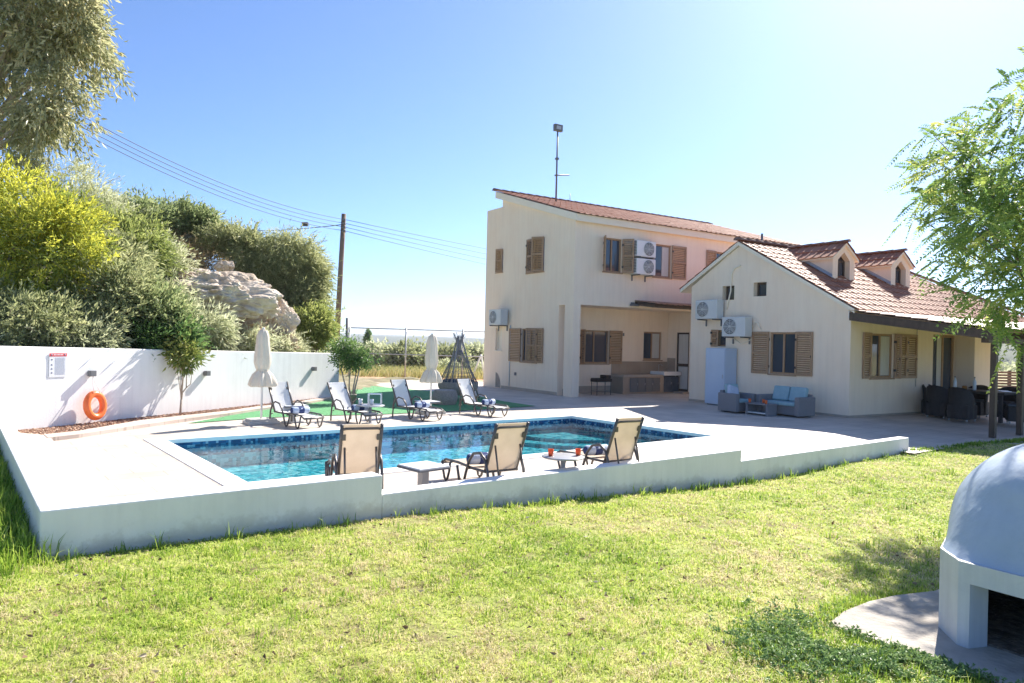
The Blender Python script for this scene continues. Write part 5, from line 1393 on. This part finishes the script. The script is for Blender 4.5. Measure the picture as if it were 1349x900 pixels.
sh('bank_shrub', 'grey green willow leaved shrub behind the small leafy tree', 258, 436, 15.6, .62, .40, 'greyg', 440, 207, 28, .14, .018, .14, .4, tint0=.6, extra=[(215, 400, 16.2, .62, .45), (235, 445, 15.3, .5, .25)])
sh('bank_shrub', 'rounded grey green shrub left of the flat rock ledge', 205, 352, 17.2, .72, .60, 'greyg', 480, 208, 26, .11, .020, .13, tint0=.5)
sh('hilltop_shrub', 'dark leafy shrub on the skyline left of the pale rocks', 190, 290, 20.5, .85, .62, 'green', 420, 209, 26, .12, .03, .14, tint0=.45, extra=[(160, 300, 20.3, .6, .5)])
sh('hilltop_shrub', 'thin topped shrub on the skyline above the pale weathered rock', 232, 290, 21.4, .9, .48, 'green', 420, 210, 24, .12, .028, .16, tint0=.5, extra=[(265, 296, 21.4, .6, .38)])
sh('hilltop_shrub', 'low grey shrub on the skyline right of the pale weathered rock', 300, 318, 21.2, .75, .40, 'olive', 400, 211, 26, .10, .022, .13, tint0=.6, extra=[(325, 322, 21, .5, .38)])
sh('hilltop_shrub', 'dry grey brown bush among the upper rocks', 250, 345, 20, .95, .32, 'dry', 330, 212, 24, .10, .012, .14, tint0=.35, extra=[(215, 318, 20.4, .5, .2)])
sh('broom_bush', 'huge drooping olive broom bush beside the utility pole', 378, 352, 21.5, .95, .95, 'olive', 1500, 213, 34, .17, .018, .15, 1.1, tint0=.62, tint_up=.35, extra=[(398, 375, 21.5, .72, 1.0), (345, 350, 21, .75, .6), (390, 405, 21.2, .7, .9), (410, 366, 21.6, .36, .45)], gap=.28)
sh('lime_bush', 'lime green bush at the foot of the broom bush by the pole', 410, 432, 20.4, .52, .50, 'lime', 520, 214, 28, .11, .022, .12, .3, tint0=.5, extra=[(424, 430, 20.6, .30, .42), (382, 450, 20, .4, .25)])
sh('ledge_shrub', 'pale feathery shrub below the boulders, right behind the wall top', 330, 452, 17, .45, .24, 'greyg', 300, 215, 26, .11, .014, .11, tint0=.75, extra=[(385, 455, 18.6, .6, .2), (290, 452, 16.6, .35, .2)])
sh('ledge_shrub', 'tuft of dry golden grass growing beside the ochre rock', 290, 446, 16.8, .36, .24, 'dry', 190, 216, 26, .14, .010, .10, -.5, tint0=.6, trunk=False, extra=[(262, 380, 17.6, .4, .15)])
sh('bank_shrub', 'dark green shrub just behind the wall left of the small leafy tree trunk', 225, 448, 14.2, .45, .26, 'dkgreen', 330, 217, 28, .10, .026, .11, tint0=.5, extra=[(175, 448, 13.8, .45, .24)])
sh('bank_shrub', 'brown stemmed olive shrub behind the wall above the safety sign', 110, 445, 12.9, .5, .22, 'greyg', 280, 218, 26, .10, .018, .11, tint0=.35, extra=[(60, 447, 12.4, .45, .2)])
# scrubby ground cover on the bank
n = 24000; r = np.random.default_rng(301); wx = r.uniform(-8, 9.5, n); wy = r.uniform(.25, 8.5, n)
gz = hill_z(wx, wy); k_ = fbm(np.stack([wx, wy, gz], 1) * 1.1, 71) > .40; wx, wy, gz = wx[k_], wy[k_], gz[k_]
cc, ss = math.cos(R(69.52)), math.sin(R(69.52))
pos = np.stack([FW.translation.x + wx * cc - wy * ss, FW.translation.y + wx * ss + wy * cc, gz], 1)
pos = np.repeat(pos, 4, 0) + r.normal(0, .06, (len(pos) * 4, 3)); dr = r.normal(0, .5, pos.shape); dr[:, 2] = np.abs(dr[:, 2]) + .6
leafmesh('bank_undergrowth', pos, dr, r.uniform(.08, .24, len(pos)), r.uniform(.010, .022, len(pos)), np.clip(r.normal(.5, .25, len(pos)), 0, 1), M['greyg'], kind='stuff', seed=9)

# small leafy tree in the bed
def small_tree(base, label, name, stems, blobs, n_cl, per, cr, L_, W_, material, seed, tint0, rad=.022):
    t = thing(name, Matrix.Translation(base), label, 'tree')
    pos, d, cid, out, r, CP = blob_leaves(blobs, n_cl, per, cr, seed, .35, .22, .5, 2.5)
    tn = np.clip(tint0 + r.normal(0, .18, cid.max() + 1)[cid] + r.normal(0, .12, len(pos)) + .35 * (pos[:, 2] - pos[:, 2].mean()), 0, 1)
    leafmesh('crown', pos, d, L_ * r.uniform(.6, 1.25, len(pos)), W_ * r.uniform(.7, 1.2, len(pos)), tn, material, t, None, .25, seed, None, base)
    rr_ = random.Random(seed)
    for k, s in enumerate(stems):
        MB().tube([V3(q) for q in s[0]], s[1], 8, s[2]).build('trunk' if k == 0 else 'stem', M['pale_bark'], t)
    mb = MB()
    for i in range(14):
        tgt = Vector(CP[rr_.randrange(len(CP))]) - base; s = stems[rr_.randrange(len(stems))][0][-1]
        mb.tube([V3(s), (V3(s) + tgt) / 2 + V3((0, 0, .03)), tgt], .009, 5, .004)
    mb.build('twigs', M['pale_bark'], t)
tb = at(237, 549.5); tb.z = .02
small_tree(tb, 'small leafy tree with forked pale trunk growing in the bed before the white wall', 'small_tree',
           [([(0, 0, -.05), (.01, 0, .15), (.02, 0, .32)], .024, .02), ([(.02, 0, .31), (.03, .01, .45), (.10, .02, .55), (.10, .02, .80)], .017, .010), ([(.02, 0, .31), (.0, 0, .5), (.03, -.01, .62), (.02, 0, .85)], .016, .010), ([(.10, .02, .55), (.18, .02, .62), (.20, .03, .85)], .011, .007)],
           [(tb + V3((.05, -.02, 1.16)), (.31, .32, .25)), (tb + V3((.0, 0, 1.38)), (.2, .22, .18)), (tb + V3((.22, 0, 1.12)), (.20, .25, .2))], 90, 9, .07, .13, .045, M['citrus'], 401, .62)
tb = at(464, 531); tb.z = .0
small_tree(tb, 'multi-stemmed bush like tree with dark leaves at the far end of the white wall', 'bushy_tree',
           [([(0, 0, -.05), (.05, 0, .3), (.16, .02, .85)], .035, .015), ([(-.08, 0, -.05), (-.14, 0, .25), (-.30, 0, .85)], .03, .015), ([(-.03, .05, 0), (-.10, .05, .4), (-.08, .05, .95)], .028, .014), ([(.05, -.03, 0), (.02, -.03, .35), (.10, 0, .9)], .026, .012)],
           [(tb + V3((-.18, 0, 1.12)), (.38, .36, .26)), (tb + V3((.25, 0, 1.08)), (.36, .36, .24)), (tb + V3((-.25, 0, 1.42)), (.34, .32, .22)), (tb + V3((-.05, 0, 1.25)), (.4, .4, .28))], 230, 16, .075, .075, .034, M['dkgreen'], 402, .55)
cb2 = tb + V3((-.30, .1, 1.55))
# two small pots / stumps at its foot
for dx, lab in ((-.22, 'dark terracotta plant pot on the left at the foot of the multi-stemmed bush'), (.05, 'dark terracotta plant pot on the right at the foot of the multi-stemmed bush')):
    pt = MB().lathe([(.07, 0), (.09, .20), (.10, .20), (.10, .23), (.08, .23), (.07, .19)], 20)
    tag(pt.build('plant_pot', M['plinth'], None, Matrix.Translation((tb.x + dx, tb.y - .18, .005))), lab, 'plant pot', 'plant pots by the bush')

# feathery tree at the right edge
fb_ = V3((6.3, 7.7, float(lawn_zw(np.array([6.3]), np.array([7.7]))[0])))
FT = thing('feathery_tree', Matrix.Translation(fb_), 'light green feathery leaved tree hanging in from the right edge', 'tree')
r = np.random.default_rng(501)
blobs = [(far(1335, 215, 7.6), (.55, .7, .55)), (far(1268, 212, 9.5), (.55, .6, .42)), (far(1300, 300, 7.4), (.42, .6, .55)), (far(1318, 385, 7.3), (.38, .5, .40)), (far(1360, 330, 7.6), (.55, .8, .9)), (far(1250, 308, 8.9), (.36, .5, .36)), (far(1236, 178, 9.3), (.28, .4, .16)), (far(1345, 110, 7.7), (.30, .4, .22)), (far(1262, 355, 7.3), (.16, .25, .22)), (far(1338, 440, 7.2), (.16, .25, .12)), (far(1430, 250, 7.8), (.9, 1.0, 1.3)), (far(1560, 230, 7.8), (1.3, 1.3, 1.3)), (far(1500, 60, 7.9), (1.2, 1.2, .9)),
         (far(1228, 258, 9.3), (.30, .45, .36)), (far(1318, 395, 8.0), (.32, .45, .22)), (far(1310, 300, 8.7), (.50, .6, .5)), (far(1305, 365, 8.8), (.34, .45, .3)), (far(1325, 200, 8.7), (.6, .6, .6)), (far(1282, 285, 9.2), (.5, .6, .5))]
vol = np.array([b[1][0] * b[1][2] for b in blobs]); bi = r.choice(len(blobs), 3200, p=vol / vol.sum())
C_ = np.array([list(b[0]) for b in blobs])[bi]; S_ = np.array([list(b[1]) for b in blobs])[bi]
nn = r.normal(0, 1, (len(bi), 3)); nn /= np.linalg.norm(nn, axis=1, keepdims=True); rad = r.random(len(bi)) ** .5
P0 = C_ + nn * S_ * rad[:, None]
kk = fbm(P0 * 2.6, 77, 2) > .48; P0 = P0[kk]; nn = nn[kk]; m_ = len(P0)
ax = nn * .7 + r.normal(0, .6, (m_, 3)); ax[:, 2] -= .25; ax[:, 0] -= .15; ax /= np.linalg.norm(ax, axis=1, keepdims=True)
sd = np.cross(ax, np.array([0, 0, 1.0]) + r.normal(0, .35, (m_, 3))); sd /= np.linalg.norm(sd, axis=1, keepdims=True)
Lr = r.uniform(.30, .50, m_); NP = 13
pos = []; dr = []; tn = []; ll = []
tb0 = np.clip(.5 + r.normal(0, .2, m_) + .25 * (fbm(P0 * 1.6, 88, 2) - .5) * 2, 0, 1)
for j in range(NP):
    f = (j + 1.2) / (NP + .6); q = P0 + ax * (Lr * f)[:, None] + np.array([0, 0, -1]) * (Lr * f * f * .28)[:, None]
    for s in (-1, 1):
        pos.append(q); dr.append(sd * s + ax * .55 + np.array([0, 0, -.22])); tn.append(np.clip(tb0 + r.normal(0, .06, m_), 0, 1)); ll.append(.088 * (1 - .45 * abs(f - .5) * 2) * r.uniform(.85, 1.15, m_))
pos = np.concatenate(pos); dr = np.concatenate(dr); tn = np.concatenate(tn); ll = np.concatenate(ll)
leafmesh('crown', pos, dr, ll, ll * .36, tn, M['pinnate'], FT, None, .15, 7, None, fb_)
mb = MB(); rr_ = random.Random(8)
mb.tube([V3((0, 0, -.1)), V3((-.05, .02, .8)), V3((-.15, 0, 1.7)), V3((-.25, 0, 2.4))], .13, 12, .09)
for i in range(34):
    tgt = V3(P0[rr_.randrange(m_)]) - fb_; s = V3((-.2, 0, rr_.uniform(1.5, 2.4))); mid = s.lerp(tgt, .5) + V3((0, 0, .12))
    mb.tube([s, mid, tgt], .022, 6, .004)
mb.build('trunk', M['bark'], FT)

# ------------------------------------------------------------------ beyond the fence: verge, fields, far vegetation, hills
def gz(x, y):
    x = np.asarray(x, float); y = np.asarray(y, float)
    d = np.maximum(y - 31, 0); p = np.stack([x, y, np.zeros_like(x)], 1)
    return -.03 - 9 * (1 - np.exp(-d / 420)) + (fbm(p * .02, 15) - .5) * np.minimum(d * .02, 2.0)
xs = sorted(set(list(np.arange(-60, 61, 6)) + [-4000, -2500, -1500, -900, -500, -300, -180, -110, 110, 180, 300, 500, 900, 1500, 2500, 4000]))
ys = sorted(set([29.5, 30.5, 32, 34, 37, 41, 46, 52, 60, 70, 85, 105, 130, 160, 200, 260, 340, 450, 600, 800, 1100, 1500, 2000, 2700, 3600, 4500]))
grid_sheet('field', xs, ys, gz, M['field'], Matrix.Identity(4))
tag(MB().add([(-14, 28.9, .004), (14, 28.9, .004), (14, 30.6, .008), (-14, 30.6, .008)], [(0, 1, 2, 3)]).build('earth_verge', M['verge'], None, None), kind='structure')
# surrounding ground to the sides and behind
tag(MB().add([(-400, -300, -.62), (400, -300, -.62), (400, -20, -.62), (-400, -20, -.62)], [(0, 1, 2, 3)]).add([(34, -20, -.5), (400, -20, -.5), (400, 29.6, -.5), (34, 29.6, -.5)], [(0, 1, 2, 3)]).add([(-400, -20, -.5), (-42, -20, -.5), (-42, 29.6, -.5), (-400, 29.6, -.5)], [(0, 1, 2, 3)]).build('ground', M['field']), kind='structure')
tag(MB().add([(8, 12, -.16), (40, 12, -.16), (40, 29.6, -.16), (8, 29.6, -.16)], [(0, 1, 2, 3)]).build('side_yard', M['patio']), kind='structure')
# dry grass strip
n = 16000; r = np.random.default_rng(601); x = r.uniform(-12, 8, n); y = 30.2 + r.random(n) ** 1.4 * 16
M['straw'] = tintmat('dry_grass', [(0, (.16, .19, .05)), (.4, (.33, .33, .11)), (1, (.60, .50, .26))], .8, .4)
blades('dry_grass', x, y, r.uniform(.15, .55, n), np.full(n, .035), np.clip(.3 + (46 - y) / 34 + r.normal(-.1, .2, n), 0, 1), M['straw'], .5, 11, zf=lambda a, b: gz(a, b))
# scrub masses
def scrub(name, n_b, y0, y1, px0, px1, hmin, hmax, lsz, material, seed, per=190, kind='stuff'):
    r = np.random.default_rng(seed); P_ = []; D_ = []; T_ = []; S_ = []
    for k in range(n_b):
        y = y0 + (y1 - y0) * r.random(); px = r.uniform(px0, px1); x = (px - 674.5) / F_PX * y
        h = r.uniform(hmin, hmax); rx = h * r.uniform(.7, 1.3); z = float(gz([x], [y])[0])
        n_ = r.normal(0, 1, (per, 3)); n_ /= np.linalg.norm(n_, axis=1, keepdims=True); n_[:, 2] = np.abs(n_[:, 2])
        q = r.random(per)[:, None] ** .35
        P_.append(np.array([x, y, z]) + n_ * q * np.array([rx, rx, h])); D_.append(n_ + r.normal(0, .5, n_.shape)); T_.append(np.clip(r.normal(.5, .2) + r.normal(0, .12, per), 0, 1)); S_.append(np.full(per, lsz * (y / y0) ** .7))
    P_ = np.concatenate(P_); D_ = np.concatenate(D_); T_ = np.concatenate(T_); S_ = np.concatenate(S_)
    return leafmesh(name, P_, D_, S_, S_ * .5, T_, material, kind=kind, seed=seed)
scrub('scrub', 60, 46, 66, 380, 690, .3, .9, .26, M['greyg'], 611)
scrub('scrub', 46, 60, 95, 400, 700, .4, 1.1, .36, M['greyg'], 612)
scrub('far_scrub', 90, 100, 300, 380, 720, .6, 1.9, .9, M['greyg'], 613, 90)
scrub('far_scrub', 80, 300, 900, 360, 760, 1.2, 3.8, 2.2, M['olive'], 614, 60)
scrub('right_scrub', 110, 120, 300, 1130, 1600, .8, 2.6, .8, M['greyg'], 615, 90)
# three near bushes one can tell apart
for (px, py, dep, rx, rh, kd, lab, sd_) in ((540, 472, 47, 1.3, .5, 'olive', 'round olive bush behind the wire fence post', 621), (588, 470, 52, 1.4, .5, 'olive', 'light olive bush behind the wire fence beside the second parasol', 622), (497, 471, 50, 1.7, .5, 'greyg', 'wide grey bush behind the wire fence beside the dark cypress', 623), (625, 470, 56, 1.3, .5, 'greyg', 'grey green bush behind the fence against the two storey house edge', 624)):
    c = far(px, py, dep)
    plant('field_bush', lab, 'bush', V3((c.x, c.y, float(gz([c.x], [c.y])[0]))), [(c, (rx, rx, rh))], 150, 22, .30, .26, .10, M[kd], sd_, 0, .2, 'bushes behind the wire fence', tr_r=.06)
c = far(484, 444, 70)
plant('cypress_tree', 'narrow dark cypress standing on the far field skyline', 'tree', V3((c.x, c.y, float(gz([c.x], [c.y])[0]))), [(c, (.24, .24, .62)), (c + V3((0, 0, -.5)), (.28, .28, .5))], 60, 24, .10, .16, .06, M['dkgreen'], 631, -.6, .1, tr_r=.1)
# far ridges
def ridge(name, y0, x0, x1, h, seed, material=None, dep=None):
    xs_ = np.linspace(x0, x1, 110); ys_ = np.linspace(y0, y0 + (dep or y0 * .5), 14)
    def zf(x, y):
        p = np.stack([x, y, np.zeros_like(x)], 1) / (abs(x1 - x0) * .09)
        e = np.minimum(sstep(x, x0, x0 + .12 * (x1 - x0)), 1 - sstep(x, x1 - .12 * (x1 - x0), x1))
        return -12 + (12 + h * (.6 + .8 * fbm(p, seed))) * np.sin(PI * np.clip((y - y0) / (ys_[-1] - y0), 0, 1)) ** .7 * e
    return grid_sheet(name, list(xs_), list(ys_), zf, material or M['hill_far'], Matrix.Identity(4))
ridge('far_hills', 1500, -2500, 1500, 10, 81)
ridge('far_hills', 2600, -4200, 4000, 20, 85)
ridge('right_hill', 230, 110, 420, 7.5, 91, dep=160)
scrub('hill_scrub', 240, 262, 330, 1230, 1700, 1.0, 2.2, .9, M['olive'], 641, 50)
for o in list(bpy.data.objects):
    if o.name.startswith('hill_scrub'):
        me = o.data; co = np.zeros(len(me.vertices) * 3, np.float32); me.vertices.foreach_get('co', co); co = co.reshape(-1, 3); co[:, 2] += np.interp(co[:, 1], [230, 262, 330], [0, 9, 14]); me.vertices.foreach_set('co', co.ravel()); me.update()

hz_ = MB().box(-4300, -320, -16, 4300, 4700, 70)
hm, hn, hb_ = newmat('haze'); hn.nodes.remove(hb_)
pv = hn.nodes.new('ShaderNodeVolumePrincipled'); pv.inputs['Color'].default_value = (.86, .92, 1, 1); pv.inputs['Density'].default_value = .00022; pv.inputs['Anisotropy'].default_value = .2
hn.links.new(pv.outputs[0], hn.nodes['Material Output'].inputs['Volume'])
tag(hz_.build('haze', hm), kind='stuff')

# ------------------------------------------------------------------ light, sky, camera
SUN_AZ, SUN_EL = 33, 40          # azimuth clockwise from the view direction
w = bpy.data.worlds.new('World'); sc.world = w; w.use_nodes = True
nt = w.node_tree; bg = nt.nodes['Background']
sk = nt.nodes.new('ShaderNodeTexSky'); sk.sky_type = 'NISHITA'; sk.sun_disc = False
sk.sun_elevation = R(SUN_EL); sk.sun_rotation = R(SUN_AZ); sk.air_density = .68; sk.dust_density = .6; sk.ozone_density = 8.0; sk.altitude = 100
nt.links.new(sk.outputs[0], bg.inputs[0]); bg.inputs[1].default_value = .05
sd_ = V3((math.sin(R(SUN_AZ)) * math.cos(R(SUN_EL)), math.cos(R(SUN_AZ)) * math.cos(R(SUN_EL)), math.sin(R(SUN_EL))))
sl_ = bpy.data.lights.new('sun', 'SUN'); sl_.energy = 2.6; sl_.angle = R(.53); sl_.color = (1, .935, .84)
so = bpy.data.objects.new('sun', sl_); COL.objects.link(so); so.rotation_euler = sd_.to_track_quat('Z', 'Y').to_euler()

cam = bpy.data.cameras.new('camera'); cam.sensor_width = 36; cam.lens = F_PX / 1349 * 36; cam.clip_end = 9000; cam.clip_start = .05
co = bpy.data.objects.new('camera', cam); COL.objects.link(co)
m3 = Matrix(((CAM[0][0], -CAM[1][0], -CAM[2][0]), (CAM[0][1], -CAM[1][1], -CAM[2][1]), (CAM[0][2], -CAM[1][2], -CAM[2][2])))
co.matrix_world = Matrix.Translation((0, 0, EYE)) @ m3.to_4x4()
sc.camera = co
sc.view_settings.view_transform = 'Standard'; sc.view_settings.look = 'None'; sc.view_settings.gamma = 1
sc.view_settings.exposure = 2.22
sc.cycles.max_bounces = 8; sc.cycles.transparent_max_bounces = 16; sc.cycles.use_denoising = True
